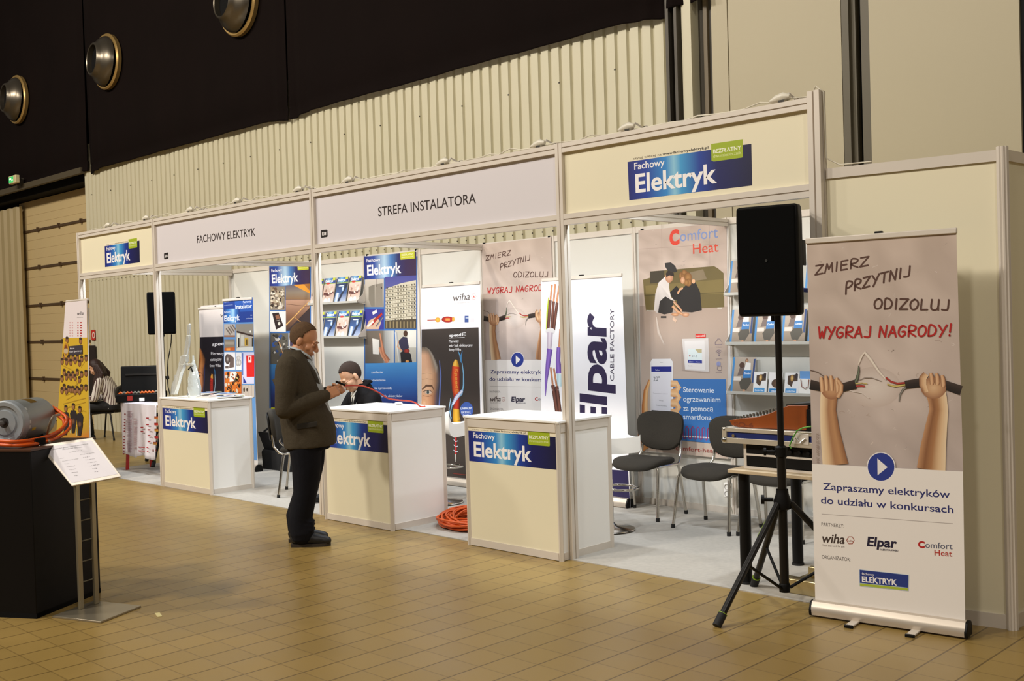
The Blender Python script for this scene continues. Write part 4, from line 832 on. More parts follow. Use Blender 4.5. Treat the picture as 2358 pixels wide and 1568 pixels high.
put(A, Ty)
q = [P[0]-ex*.01, P[1]+ex*.01]
o = MB(); o.tube([q[0]+V((0, .012, 0)), q[1]+V((0, .012, 0))], .014, 10); o.obj('top_rail', ALU, Ty, smooth=50); bpy.context.view_layer.update(); Ty.children[-1].matrix_parent_inverse = Ty.matrix_world.inverted()
L = 2.04; q = [V(A.O + A.ex*a + A.ez*b) + V((0, .004, 0)) for a, b in (A.st(152, 696), A.st(199.5, 691), A.st(207, 1075), A.st(124, 1075))]
c = MB(); c.loft([[tuple(p) for p in q], [tuple(p+V((0, .004, 0))) for p in q]]); o = c.obj('sheet', mat('banner_film', 'd8d2cc', .5), Ty); o.matrix_parent_inverse = Ty.matrix_world.inverted()
c = MB(); c.tube([P[0]-ez*L+V((0, .02, 0)), P[1]-ez*L+V((0, .02, 0))], .014, 8); m_ = P[1]-ez*.1+V((0, .03, 0)); c.tube([m_, V((m_.x-.1, m_.y-.05, .01))], .01, 8); o = c.obj('support_leg', ALU, Ty); o.matrix_parent_inverse = Ty.matrix_world.inverted()

# ================================================================== chairs and stools
def make_chair(label, loc, rz, group='dark grey fabric chairs'):
    t = thing('conference_chair', label, 'chair', loc, rz, group)
    def pad(w0, w1, d, th, f):
        """rounded padded plate: outline superellipse, f maps (x,y,h) to 3d"""
        rings = []
        for sx, h in ((.90, -th/2), (.985, -th*.3), (1, 0), (.985, th*.3), (.90, th/2), (.5, th*.62), (.05, th*.66)):
            r = []
            for k in range(36):
                a = 2*pi*k/36; cx_ = abs(cos(a))**.55*(1 if cos(a) >= 0 else -1); sy_ = abs(sin(a))**.55*(1 if sin(a) >= 0 else -1)
                x = cx_*(w0+(w1-w0)*(sy_+1)/2)/2*sx; y = sy_*d/2*sx; r.append(f(x, y, h))
            rings.append(r)
        r0 = [f(0, 0, -th/2)]; return MB().loft(rings)
    seat = pad(.49, .44, .44, .055, lambda x, y, h: (x, y, .447 + h + (-.035*max(0, (-y-.08)/.14)**1.6 if y < -.08 else 0) + .02*(abs(x)/.24)**2))
    seat.obj('seat', DARKF, t, smooth=60)
    bk = pad(.42, .50, .34, .05, lambda x, y, h: (x, .225 + .16*(y+.17)*.62 - h*1 - .045*(1-(x/.25)**2)*-1 + .0, .69 + y - (.03*(abs(x)/.22)**2 if y < 0 else 0)*-1))
    bk.obj('backrest', DARKF, t, smooth=60)
    bs = pad(.38, .45, .29, .02, lambda x, y, h: (x, .262 + .16*(y+.17)*.62 - h + .045*(1-(x/.25)**2), .69 + y)); bs.obj('back_shell', BLACK, t, smooth=60)
    for sx in (-1, 1):
        for sy, bow in ((-1, 0), (1, 0)):
            x = .235*sx; y0 = .15*sy
            l = MB().tube([(x, y0, .425), (x+.008*sx, y0+.012*sy, .39), (x+.03*sx, .215*sy, .02)], [.0125, .0135, .0125], 12); l = l.obj('leg', CHROME, t, smooth=50)
            MB().cyl((x+.03*sx, .2145*sy, .03), (x+.0315*sx, .2165*sy, .0), .016, n=12).obj('foot_cap', RUBBER, l, smooth=50)
        MB().tube([(.235*sx, -.15, .425), (.235*sx, -.12, .435), (.235*sx, .13, .43), (.235*sx, .15, .425), (.222*sx, .2, .44), (.2*sx, .255, .50), (.19*sx, .272, .62)], .0115, 10).obj('side_rail', CHROME, t, smooth=60)
    return t
ch = make_chair('dark grey fabric chair beside the tall white banner with rotated lettering', (-.60, 1.625, .006), radians(3))
dup(ch, None, (.195, 1.505, .006), radians(-2), 'middle dark grey fabric chair of the row, below the blue poster field')
dup(ch, None, (.76, 1.555, .006), radians(2), 'dark grey fabric chair standing behind the sound equipment table')
dup(ch, None, (-4.16, .60, .006), radians(138), 'dark grey fabric chair behind the legs of the standing man')
dup(ch, None, (-3.22, .80, .006), radians(-8), 'dark grey fabric chair under the seated man, behind the counter')
dup(ch, None, (-11.60, 1.99, 0), radians(-52), 'dark chair at the ribbed wall with the long-haired woman on it')
DL = mat('dark_leg_paint', '1a1816', .4)
wc = [o for o in COL.objects if o.name.startswith('conference_chair') and abs(o.location.x+11.60) < .01][0]
for k_ in wc.children:
    if k_.name.startswith(('leg', 'side_rail')): k_.material_slots[0].link = 'OBJECT'; k_.material_slots[0].material = DL

def bar_stool(label, loc, rz):
    t = thing('bar_stool', label, 'stool', loc, rz, 'white bar stools')
    # shell seat: swept profile with upturned rear
    prof = [(-.21, .735), (-.19, .72), (-.05, .715), (.12, .72), (.18, .75), (.205, .80), (.215, .85)]
    rings = []
    for s_ in range(13):
        x = -.205+.41*s_/12; e = (abs(x)/.205)**4
        rings.append([(x, a*(1-.08*e), b+.02*(abs(x)/.2)**2+.012*e) for a, b in prof] + [(x, a*(1-.08*e)+(.012 if b > .74 else 0), b-.03-.06*(abs(x)/.205)**2) for a, b in prof[::-1]])
    MB().loft(rings).obj('seat', WHITE, t, smooth=70)
    MB().cyl((0, 0, .02), (0, 0, .40), .03, n=20).obj('column', CHROME, t, smooth=40); MB().cyl((0, 0, .40), (0, 0, .70), .019, n=16).obj('gas_lift', CHROME, t, smooth=40)
    MB().lathe([(.0, .012), (.195, .006), (.2, .01), (.195, .016), (.06, .035), (.035, .06)], n=40).obj('base', CHROME, t, smooth=40)
    MB().tube([(.03, 0, .33), (.12, -.02, .33), (.16, -.12, .33), (.08, -.22, .33), (-.08, -.22, .33), (-.16, -.12, .33), (-.12, -.02, .33), (-.03, 0, .33)], .011, 10).obj('footrest', CHROME, t, smooth=60)
    MB().box(-.05, .05, -.05, .05, .695, .71).obj('seat_plate', STEELG, t)
bar_stool('white bar stool behind the counter at the fascia post', (-.42, .93, .006), radians(150))
bar_stool('white bar stool in the gap between the two right-hand counters', (-2.5, 1.0, .006), radians(200))

# ================================================================== literature shelves
def cover_art(kind):
    A = Art((-.105, 0, 0), (1, 0, 0), (0, 0, 1)); A.q = [(0, 0), (.21, 0), (.21, .295), (0, .295)]; A.step = .00004
    if kind in (1, 2):
        A.rect(0, 0, 1, 1, 'e4e0dc')
        A.hgrad([(0, .80), (1, .80), (1, 1), (0, 1)], [(0, '1a2c74'), (.4, '7ab4dc'), (.7, '2c5aa8'), (1, '1c2c70')]); A.text('Elektryk', (.08, .84), (.78, .84), .10, 'f0f2f6', .03); A.rect(.72, .9, .95, 1.0, 'c2c83a'); A.rect(0, .765, 1, .80, '8aa83a')
        if kind == 1:
            A.vgrad([(0, .0), (1, .0), (1, .76), (0, .76)], [(0, 'd8d0c8'), (.5, 'c8a898'), (1, 'd8c8bc')]); A.blob(.35, .79, .18, .04, 'c83a2c'); A.poly([(.05, .34), (.5, .30), (.95, .38), (.95, .46), (.5, .40), (.05, .44)], '5a2c28'); A.blob(.3, .12, .14, .08, 'eee8e4'); A.blob(.62, .13, .13, .09, 'eee8e4'); A.speck(.05, .2, .95, .7, 18, ['e8dcd4', 'a07868', 'c09484', 'd8bcb0'], .03, .09)
        else:
            A.vgrad([(0, 0), (1, 0), (1, .76), (0, .76)], [(0, 'b8c4dc'), (.5, '3a5c94'), (1, '1c3058')]); A.strip([(.95, .75), (.6, .35), (.3, .0)], .12, ['1a2848', '0c1830']); A.strip([(.15, 0), (.22, .4)], .2, ['7a9cc8', 'e8f0f8', '7a9cc8']); A.blob(.62, .55, .1, .12, ['f0f6fc', 'a8c4e4', '3a5c94']); A.blob(.45, .66, .25, .02, 'd8e4f0')
    elif kind == 3:
        A.rect(0, 0, 1, 1, 'b4a898'); A.vgrad([(0, 0), (1, 0), (1, 1), (0, 1)], [(0, '8c7c6a'), (.4, '9c8c7a'), (.6, 'a89a8a'), (1, 'b0a294')]); A.rect(0, 0, .09, 1, '3a84c0'); A.rect(.1, .35, .42, .46, 'd8d0c6')
        A.poly([(.25, .48), (.55, .5), (.62, .68), (.5, .8), (.35, .76)], '6a5a54'); A.blob(.42, .78, .12, .08, '4a2c1c'); A.blob(.62, .9, .07, .06, ['c8946c', '5a3420']); A.poly([(.52, .62), (.82, .62), (.8, .84), (.6, .86)], 'e4e0dc'); A.poly([(.5, .42), (.86, .42), (.86, .64), (.52, .64)], '2c74b4'); A.text('Comfort', (.55, .53), (.84, .53), .05, 'e8f0f8', .03); A.poly([(.45, .12), (.7, .08), (.9, .3), (.85, .43), (.5, .42), (.36, .3)], '4a4438'); A.blob(.6, .08, .06, .03, 'b88a68'); A.rect(.92, .3, 1, .95, '1c3c74')
    elif kind == 4:
        A.rect(0, 0, 1, 1, 'e6e4e2'); A.poly([(.2, .5), (.5, .35), (.6, .6), (.9, .62), (.9, .95), (.2, .85)], '4a3626'); A.blob(.5, .75, .12, .16, ['e8c878', '8a5c2c']); A.blob(.8, .85, .1, .12, '2a2024'); A.rect(.08, .05, .85, .28, '4a94cc'); A.text('Comfort Heat', (.14, .13), (.78, .13), .08, 'e8f0f8', .02)
    elif kind == 5:
        A.rect(0, 0, 1, 1, 'eae6e4'); A.blob(.55, .5, .34, .2, ['6a4c34', '4a3626']); A.blob(.75, .72, .1, .14, 'd8a888'); A.rect(.08, .05, .85, .26, '2c7cb8'); A.text('ciepło', (.2, .12), (.7, .12), .08, 'e8f0f8', .02)
    return A
protos = {}
def magazine(kind, label, x, y, z, w=1, lean=12, group='magazines on the wall shelves'):
    if kind not in protos:
        t = thing('magazine' if kind < 3 else 'brochure', label, 'magazine' if kind < 3 else 'brochure', (0, 0, 0), 0, group)
        MB().box(-.105, .105, .001, .009, 0, .295).obj('pages', mat('paper_edges', 'd8d4cc', .7), t)
        A = cover_art(kind); A.obj('cover', t); protos[kind] = t; o = t
    else: o = dup(protos[kind], None, None, None, label); o['group'] = group
    o.location = (x, y, z); o.rotation_euler = (radians(-lean), 0, 0); o.scale = (w, 1, w); return o
def shelf(label, x0, x1, z, group):
    t = thing('literature_shelf', label, 'shelf', (x0, 2.07, z), 0, group); W = x1-x0
    MB().loft([[(x, a, b) for a, b in ((0, 0), (-.135, 0), (-.14, .022), (-.134, .024), (-.13, .006), (-.01, .006), (-.01, .30), (0, .30))] for x in (0, W)]).obj('tray', mat('shelf_grey', 'c8c6be', .5), t)
    for x in (0, W-.004): MB().loft([[(x+q, a, b) for a, b in ((0, -.02), (-.14, 0), (-.14, .02), (-.05, .1), (0, .28))] for q in (0, .004)]).obj('side_plate', ALU, t)
    return t
for z, n in ((1.955, 'upper'), (1.55, 'lower')): shelf(n + ' literature shelf with six copies of one magazine, left of the seated man' if 0 else n + ' wall shelf holding magazines beside the blue apartment block poster', -5.915, -4.925, z, 'magazine shelves above the seated man')
PX = (-5.80, -5.555, -5.305, -5.05)
for z, row, kinds in ((1.962, 'upper', (1, 1, 2, 1)), (1.557, 'lower', (2, 2, 1, 2))):
    for x, k_, n in zip(PX, kinds, ('half behind the fascia post', 'second from the post', 'third from the post', 'beside the blue poster')):
        magazine(k_, ('blue' if k_ == 2 else 'pinkish white') + ' magazine on the ' + row + ' shelf, ' + n, x, 1.962, z, 1.06)
for z, n in ((1.845, 'top'), (1.437, 'middle'), (1.03, 'bottom')): shelf(n + ' wall shelf with brochures behind the loudspeaker', .035, .955, z, 'brochure shelves behind the loudspeaker')
for x, z, n in ((.16, 1.852, 'at the left end of the top shelf'), (.42, 1.852, 'on the top shelf, second from the left'), (.86, 1.852, 'on the top shelf beside the roll-up banner'), (.16, 1.444, 'at the left end of the middle shelf'), (.39, 1.444, 'on the middle shelf, left of the stand pole'), (.64, 1.444, 'on the middle shelf, right of the stand pole'), (.87, 1.444, 'on the middle shelf beside the roll-up banner'), (.16, 1.037, 'at the left end of the bottom shelf')):
    magazine(3, 'large sand-coloured brochure with a blue edge ' + n, x, 1.962, z, 1.02 if z < 1.2 else .97, group='sand-coloured brochures with a blue edge')
for k_, x, n in ((4, .335, 'first after the large brochure'), (5, .475, 'left of the stand pole'), (4, .62, 'right of the stand pole')):
    magazine(k_, 'small white leaflet on the bottom shelf, ' + n, x, 1.955, 1.037, .60, 10, 'small leaflets on the bottom shelf')
t = thing('gift_bag', 'small white gift bag with a string handle on the bottom brochure shelf', 'bag', (.755, 1.97, 1.037))
MB().loft([[(-.06, -.03, 0), (.06, -.03, 0), (.06, .03, 0), (-.06, .03, 0)], [(-.06, -.028, .13), (.06, -.028, .13), (.06, .028, .13), (-.06, .028, .13)]]).obj('bag_body', WHITE, t)
MB().tube([(-.035, -.034, .125), (-.028, -.036, .07), (0, -.037, .055), (.028, -.036, .07), (.035, -.034, .125)], .003, 6).obj('handle', mat('string_brown', '8a4a34', .7), t)
MB().box(-.055, .055, -.01, .0, .13, .19).obj('card', mat('card_blue', '6a9ad0', .5), t)

# ================================================================== orange cable coil
OR = mat('orange_cable', 'd05410', .42); rr = random.Random(11); cx0 = atZ(1064, 1203, .05)
pts = []; n = 30*26
for i in range(n):
    a = 2*pi*i/26; k_ = i/n; r = .255 + .05*sin(k_*23+1) + .035*sin(a*1+k_*40) + .012*rr.random(); z = .02 + .105*abs(sin(k_*31)) * (.75+.25*sin(a)) + .02*sin(a*2+k_*9)
    pts.append((r*cos(a)*1.0, r*sin(a)*.86, max(.016, z)))
t = tag(MB().tube(pts, .0085, 6).obj('cable_coil', OR, None, smooth=80), 'heap of coiled orange cable on the carpet between two counters', 'cable'); t.location = (cx0.x+.02, cx0.y+.12, 0)

# ================================================================== sound equipment
YT = .10; tz = atY(1713, 1078, .13).z
t = thing('equipment_table', 'low table with a pale top and round black legs, under the rack and flight case', 'table', (1.28, YT, 0))
MB().box(-.01, .80, -.06, .72, tz-.022, tz).obj('tabletop', mat('pale_wood_edge', 'c8b494', .5, noise=.1, nscale=20), t, bev=.003)
for x, y in ((.05, .03), (.72, .03), (.05, .66), (.72, .66)):
    l = MB().cyl((x, y, .01), (x, y, tz-.022), .036, n=20).obj('leg', BLACK, t, smooth=40); MB().cyl((x, y, .006), (x, y, .02), .04, n=20).obj('foot_cap', RUBBER, l, smooth=40)
r0 = atY(1713, 1020, .14); r1 = atY(1713, 1077, .14); zt = r0.z
t = thing('amplifier_rack', 'black rack unit with aluminium edges on the pale table top', 'rack', (r0.x, .14, tz))
H = zt-tz; MB().box(.008, .66, .004, .42, .006, H).obj('case', BLACKM, t)
MB().box(.02, .64, -.004, .004, H*.62, H*.94).obj('front_panel', BLACK, t); MB().box(.02, .64, -.004, .004, .02, H*.50).obj('front_panel', BLACK, t)
m_ = MB().box(0, .02, -.006, .43, 0, H).box(.645, .665, -.006, .43, 0, H).box(0, .665, -.007, .01, H*.52, H*.60).box(0, .665, -.007, .01, 0, .014); m_.obj('edge_profile', ALU, t)
for i in range(6): MB().cyl((.15+.06*i, -.02, H*.78), (.15+.06*i, -.004, H*.78), .012, n=12).obj('knob', BLACK, t, smooth=40)
c0 = atY(1664, 984, .10); c1 = atY(1664, 1014, .10)
t = thing('flight_case', 'blue flight case with aluminium edges and ball corners, lying on the black rack', 'case', (c0.x, .10, zt))
H = c0.z-zt; W = .80; D = .55
MB().box(.006, W, .004, D, .004, H-.004).obj('shell', mat('case_blue', '1c2a66', .35), t)
MB().box(0, W, -.004, D, H-.024, H).box(0, W, -.004, D, 0, .034).box(-.003, .03, -.006, .03, .0, H).obj('edge_profile', mat('case_aluminium', 'd4ccbc', .3, .5), t, bev=.002)
for z in (.018, H-.012): MB().sph((.012, .004, z), .022 if z < .03 else .014, 14).obj('ball_corner', CHROME, t, smooth=80)
MB().box(.50, .60, -.008, -.002, .02, H-.01).obj('latch_plate', ALU, t, bev=.003); MB().tube([(.52, -.014, H*.6), (.55, -.018, H*.35), (.58, -.014, H*.6)], .005, 8).obj('latch', CHROME, t)
MB().cyl((.08, -.008, H*.5), (.08, -.003, H*.5), .01, n=14).obj('rivet', CHROME, t)
WOOD = mat('mixer_wood', '86400f', .4, noise=.15, nscale=14); zc = c0.z
t = thing('mixing_desk', 'mixing desk with orange-brown wooden side cheeks on the flight case', 'mixer', (c0.x+.1, .16, zc))
pp = [(1679, 968), (1700, 964), (1741, 960.5), (1770, 952.5), (1799, 940), (1815, 933.5), (1858, 933.5), (1858, 991), (1760, 988), (1700, 984), (1685, 979)]
P3d = [atY(u, v, .14) for u, v in pp]; P3d = [V((p.x-c0.x-.1, p.y-.16, max(p.z-zc, .002))) for p in P3d]
ck = MB().ext(P3d, None, (0, .022, 0)).obj('side_cheek', WOOD, t, bev=.003); MB().ext([p+V((0, .40, 0)) for p in P3d], None, (0, .022, 0)).obj('side_cheek', WOOD, t, bev=.003)
inn = [p+V((.006, .022, -.012 if p.z > .02 else 0)) for p in P3d]; MB().ext(inn, None, (0, .378, 0)).obj('control_surface', mat('mixer_dark', '1a1816', .5), t)
mk = MB()
for i in range(14):
    for j in range(3): 
        q = P3d[0].lerp(P3d[4], (i+1)/16); mk.cyl((q.x, .04+.12*j, q.z-.004), (q.x, .04+.12*j, q.z+.014), .007, n=8)
mk.obj('knob', mat('knob_grey', '6a645a', .5), t)['kind'] = 'stuff'
MB().loft([[(x, y, z) for x, z in ((.30, .135), (.62, .17), (.62, .18), (.30, .152))] for y in (.03, .39)]).obj('meter_bridge', mat('mixer_dark', '1a1816', .5), t)
MB().box(P3d[6].x-.01, P3d[6].x+.12, -.02, .40, .004, .13).obj('rear_box', BLACKM, t)
A = Art((0, .14-.0005, 0), (1, 0, 0), (0, 0, 1)); A.text('SQ-6', (1690, 981), (1735, 984), 10, '6a2c0a', .03); put(A, ck, 'lettering')
tag(MB().tube([atY(1868, 982, .06), atY(1850, 985, .06), atY(1835, 992, .07), atY(1826, 1008, .07), atY(1818, 1026, .07), atY(1822, 1032, .07)], .0045, 8).obj('green_cable', mat('green_cable', '5a9c3c', .5), smooth=60), 'thin green cable hanging over the front of the flight case', 'cable')
t = thing('aluminium_frame', 'silver aluminium channel frame lying on the carpet under the equipment table', 'frame', (1.60, .10, .006))
SIL = mat('silver_channel', 'c8b88c', .25, .8)
MB().box(0, .5, -.02, .06, 0, .09).obj('front_channel', SIL, t, bev=.008); MB().box(.06, .5, .20, .24, .02, .12).obj('rear_channel', SIL, t, bev=.006); MB().box(.06, .12, .06, .20, .02, .08).obj('cross_channel', SIL, t, bev=.006); MB().box(-.008, 0, -.012, .052, .01, .08).obj('end_cap', mat('grey_cap', '8a8a88', .5), t, bev=.004)

def speaker(label, loc, rz, w, h, d):
    t = thing('loudspeaker', label, 'speaker', loc, rz, 'black loudspeakers on stands'); q = []
    prof = [(-w/2, 0), (w/2, 0), (w/2+.0, d*.25), (w*.36, d*.85), (w*.30, d), (-w*.30, d), (-w*.36, d*.85), (-w/2, d*.25)]
    n = 8; rings = []
    for i in range(n+1):
        z = h*i/n; rings.append([(x, y, z) for x, y in prof])
    rr_ = [[(x*.985, y*.99+.002, -.0) for x, y in prof]] + rings[1:-1] + [[(x*.985, y*.985, h) for x, y in prof]]
    MB().loft(rr_).obj('cabinet', BLACK, t, bev=.018)
    MB().box(-w/2+.012, w/2-.012, -.012, .004, .012, h-.012).obj('grille', mat('grille_black', '040404', .85, spec=.1), t, bev=.008)
    MB().cyl((0, -.0125, h*.5), (0, -.016, h*.5), .008, n=14).obj('badge', mat('badge_grey', '2c2c2a', .4), t, smooth=40)
    for s_ in (-1, 1): MB().box(s_*w*.47-.006, s_*w*.47+.006, d*.35, d*.55, h*.45, h*.68).obj('side_handle', STEELG if 0 else mat('handle_dark', '1c1b18', .5), t, bev=.004)
    MB().box(-w*.2, w*.2, d-.002, d+.012, h*.12, h*.5).obj('rear_panel', mat('handle_dark', '1c1b18', .5), t, bev=.003)
    MB().cyl((0, d*.42, -.03), (0, d*.42, .01), .025, n=16).obj('pole_socket', BLACK, t, smooth=40)
    return t
def stand(label, loc, top, feet, hub, spread):
    t = thing('speaker_stand', label, 'stand', loc, 0, 'tripod loudspeaker stands'); ST = mat('stand_black', '171412', .35, .3)
    MB().cyl((0, 0, .10), (0, 0, hub+.28), .026, n=18).obj('lower_tube', ST, t, smooth=40); MB().cyl((0, 0, hub+.28), (0, 0, top), .019, n=16).obj('upper_tube', ST, t, smooth=40)
    MB().lathe([(.0, .085), (.03, .09), (.032, .13), (.028, .14)], n=18).obj('bottom_hub', BLACK, t, smooth=40)
    MB().lathe([(.03, hub-.06), (.048, hub-.05), (.05, hub-.01), (.036, hub+.035), (.034, hub+.06)], n=18).obj('collar', BLACK, t, smooth=40)
    k = MB().cyl((-.04, -.03, hub+.0), (-.085, -.055, hub+.0), .012, n=10); k.cyl((-.085, -.055, hub), (-.10, -.065, hub), .027, n=16); k.obj('knob', BLACK, t, smooth=40)
    MB().lathe([(.026, hub+.24), (.036, hub+.25), (.036, hub+.30), (.022, hub+.31)], n=16).obj('clamp', BLACK, t, smooth=40)
    k = MB().cyl((-.03, -.02, hub+.275), (-.07, -.045, hub+.275), .009, n=10); k.cyl((-.07, -.045, hub+.275), (-.082, -.052, hub+.275), .022, n=14); k.obj('knob', BLACK, t, smooth=40)
    for a in feet:
        f = V((a[0]-loc[0], a[1]-loc[1], .02)); d = V((f.x, f.y, 0)).normalized(); top_ = d*.045 + V((0, 0, hub-.02))
        l = MB().cyl(top_, f, .019, n=14).obj('leg', ST, t, smooth=40)
        e = f + (top_-f).normalized()*.06; MB().cyl(e, f-(top_-f).normalized()*.015, .025, n=14).obj('foot_cap', RUBBER, l, smooth=40); e2 = f+(top_-f).normalized()*.064; MB().cyl(e2, e, .0255, n=14).obj('foot_ring', mat('lime_ring', '7c9a20', .5), l, smooth=40)
        mid = top_.lerp(f, .52); MB().cyl(mid, V((d.x*.03, d.y*.03, .115)), .009, n=8).obj('brace', BLACK, t, smooth=40)
    return t
PC = V((1.785, -.19, 0)); fA = atZ(1653, 1436, .02); fB = atZ(1737, 1345, .02)
fC = PC*3 - V((fA.x, fA.y, 0)) - V((fB.x, fB.y, 0)); fC.x = 2.27; fC.y = .13
st_ = stand('black tripod loudspeaker stand on the booth edge, left of the WYGRAJ NAGRODY! banner', (PC.x, PC.y, 0), 1.69, (fA, fB, V((2.12, -.03, 0)) if 0 else fC), .62, .5)
lab = MB().cyl(V((fA.x-PC.x, fA.y-PC.y, .02)).lerp(V((-.01, -.04, .6)), .70), V((fA.x-PC.x, fA.y-PC.y, .02)).lerp(V((-.01, -.04, .6)), .84), .0195, n=12).obj('lime_label', mat('lime_ring', '7c9a20', .5), st_, smooth=40)
sp = speaker('large black loudspeaker on a tripod stand in front of the brochure shelves', (0, 0, 0), radians(13), .36, .625, .30)
sl = atY(1696, 610, -.22); sp.location = (PC.x+.0, PC.y-.10, 1.672)
MB().tube([(.13, .30, .14), (.18, .34, .13), (.23, .33, .05), (.25, .30, -.06), (.26, .28, -.2)], .006, 8).obj('signal_cable', mat('cable_navy', '1a2038', .5), sp, smooth=60); MB().cyl((.10, .28, .15), (.15, .32, .14), .013, n=10).obj('cable_plug', mat('plug_blue', '1c2c70', .4), sp, smooth=40)
c = atY(371.5, 720, .95)
speaker('black loudspeaker high behind the second fascia post, in the left bay', (c.x, c.y, c.z-.275), radians(60), .345, .54, .26)
stand('black tripod loudspeaker stand hidden behind the second fascia post', (c.x-.09, c.y+.05, 0), c.z-.26, [(c.x-.09+.42*cos(a), c.y+.05+.42*sin(a)) for a in (1.2, 3.3, 5.4)], .62, .4)
q = [atY(395, 770, .9), atY(394, 790, .9), atY(387, 830, .9), atY(385, 868, .9), atY(387, 890, .9), atY(392, 912, .9)]
o = MB().tube(q, .006, 8).tube([atY(385, 866, .9), atY(386, 873, .9)], .022, 10).obj('speaker_cable', BLACK, smooth=60); tag(o, 'black cable with a plug hanging down from the left loudspeaker', 'cable')

# power socket block by the middle chair
t = thing('socket_block', 'white double socket block hanging behind a leg of the middle chair', 'socket', atY(1677, 1128, 1.98))
MB().box(-.032, .032, -.02, .02, -.062, .062).obj('housing', WHITE, t, bev=.006)
for z in (-.028, .028): MB().lathe([(.024, 0), (.024, -.004), (.02, -.004), (.018, .006), (.001, .006)], (0, -.0205, z), (0, 1, 0), 20).obj('socket_hole', mat('socket_grey', 'b8b4ae', .5), t, smooth=30)
MB().tube([(0, 0, .062), (.005, .03, .12), (0, .08, .16)], .005, 8).tube([(0, 0, -.062), (.005, .01, -.12), (.02, .03, -.20)], .006, 8).obj('cord', cab, t, smooth=60)

# ================================================================== left end: motor display
e1 = V((-.508, .861, 0)).normalized(); e2 = V((-e1.y, e1.x, 0)); N0 = V((-1.516, -3.11, 0)); rzp = math.atan2(e1.y, e1.x)
t = thing('display_plinth', 'black display plinth at the left edge carrying the electric motor', 'plinth', N0, rzp)
MB().box(0, .62, 0, .85, .0, 1.0).obj('plinth_body', mat('black_laminate', '060507', .5, spec=.2), t, bev=.004); MB().box(-.004, .624, -.004, .854, 1.0, 1.012).obj('top_plate', mat('brown_edge', '4a2c1a', .5), t)
MB().box(-.001, .62, .0, .85, .0, .03).obj('kick_strip', BLACKM, t)
# electric motor: axis direction
fc = V((0, 0, 0)); 
pc = atZ(10, 975, 1.15); ax = V((-.62, .78, 0)).normalized()
t = thing('electric_motor', 'grey round electric motor with shaft and brass nameplate on the black plinth', 'motor', (pc.x, pc.y, 1.012))
MG = mat('motor_grey', '8c9190', .4, .35, noise=.08, nscale=10); R = .130; c = V((0, 0, R+.012))
MB().lathe([(.032, -.004), (.075, -.004), (.08, .004), (.10, .004), (.105, -.008), (.128, -.010), (.136, -.002), (.138, .05), (.133, .055)], c, ax, 48).obj('front_shield', mat('shield_grey', 'a3aab0', .4, .25), t, smooth=35)
MB().lathe([(.132, .05), (.132, .36), (.128, .37), (.115, .40), (.08, .44), (.0, .445)], c, ax, 48).obj('housing', MG, t, smooth=35)
MB().lathe([(.0, -.002), (.034, -.002)], c, ax, 24).obj('bearing_cover', mat('bearing_dark', '4a4a4a', .4, .6), t)
MB().cyl(c-ax*.12, c, .017, n=18).obj('shaft', mat('shaft_steel', '8a8078', .25, .9), t, smooth=40)
side = ax.cross(V((0, 0, 1))); 
def patch(a0, a1, l0, l1, r, m, name):
    mb = MB(); rows = []
    for i in range(6):
        a = a0+(a1-a0)*i/5; d = -side*sin(a) if 0 else (V((0, 0, 1))*cos(a) + side*sin(a)); rows.append([tuple(c+ax*l+d*r) for l in (l0, l1)])
    vs = [p for r_ in rows for p in r_]; mb.add(vs, [(2*i, 2*i+1, 2*i+3, 2*i+2) for i in range(5)]); o = mb.obj(name, m, t); so = o.modifiers.new('plate', 'SOLIDIFY'); so.thickness = .002; return o
RP = .1325; sg = 1 if side.dot(CPOS-pc) > 0 else -1
patch(sg*.1, sg*.62, .17, .25, .1325, mat('brass_plate', 'a8843c', .3, .7), 'nameplate')
for a in (.85, 1.5, 1.75, 2.3): patch(sg*a, sg*(a+.16), .02, .07, RP+.003, mat('slot_white', 'c8ccc8', .4), 'cooling_slot')
patch(sg*1.9, sg*2.05, .10, .14, RP, mat('warning_yellow', 'd0b020', .4), 'warning_label'); patch(sg*1.9, sg*2.05, .28, .31, RP, mat('warning_yellow', 'd0b020', .4), 'warning_label')
mb = MB()
for l in (.08, .30): mb.box(-.09, .09, -.02, .02, -R-.012, -R+.03); mb.v[-8:] = [tuple(c + ax*(l+v_[1]) + side*v_[0] + V((0, 0, v_[2]))) for v_ in mb.v[-8:]]
mb.obj('foot', STEELG, t)
MB().lathe([(.0, .40), (.02, .40), (.02, .47), (.0, .475)], c + V((0, 0, .05)), ax, 14).obj('cable_gland', mat('gland_white', 'c8beb0', .4), t, smooth=40)
bp = [atZ(0, 1024, 1.035), atZ(40, 1025, 1.03), atZ(90, 1017, 1.032), atZ(125, 1003, 1.05), atZ(145, 985, 1.09), atZ(147, 970, 1.13), atZ(140, 962, 1.15)]
for k_, off in enumerate((V((0, 0, 0)), V((.012, .012, .022)), V((.03, .03, -.002)))):
    gl_ = V((pc.x, pc.y, 1.012)) + c + V((0, 0, .03)) + ax*(.46); q = [bp[0] + V((-.35, -.05, 0))] + bp + [bp[-1].lerp(gl_, .6)+V((0, 0, .02)), gl_]
    tag(MB().tube(smooth_pts([p+off for p in q]), .0105, 10).obj('motor_cable', OR, smooth=60), ('lowest', 'upper', 'rear')[k_] + ' one of three thick orange motor cables along the plinth top', 'cable', 'orange motor cables')
tag(MB().tube(smooth_pts([atZ(137, 955, 1.18), atZ(122, 960, 1.19), atZ(112, 985, 1.12), atZ(108, 1005, 1.05), atZ(115, 1018, 1.03)]), .008, 8).obj('earth_lead', mat('lead_brown', '7a6a58', .5), smooth=60), 'brown lead looping from the rear of the electric motor', 'cable')
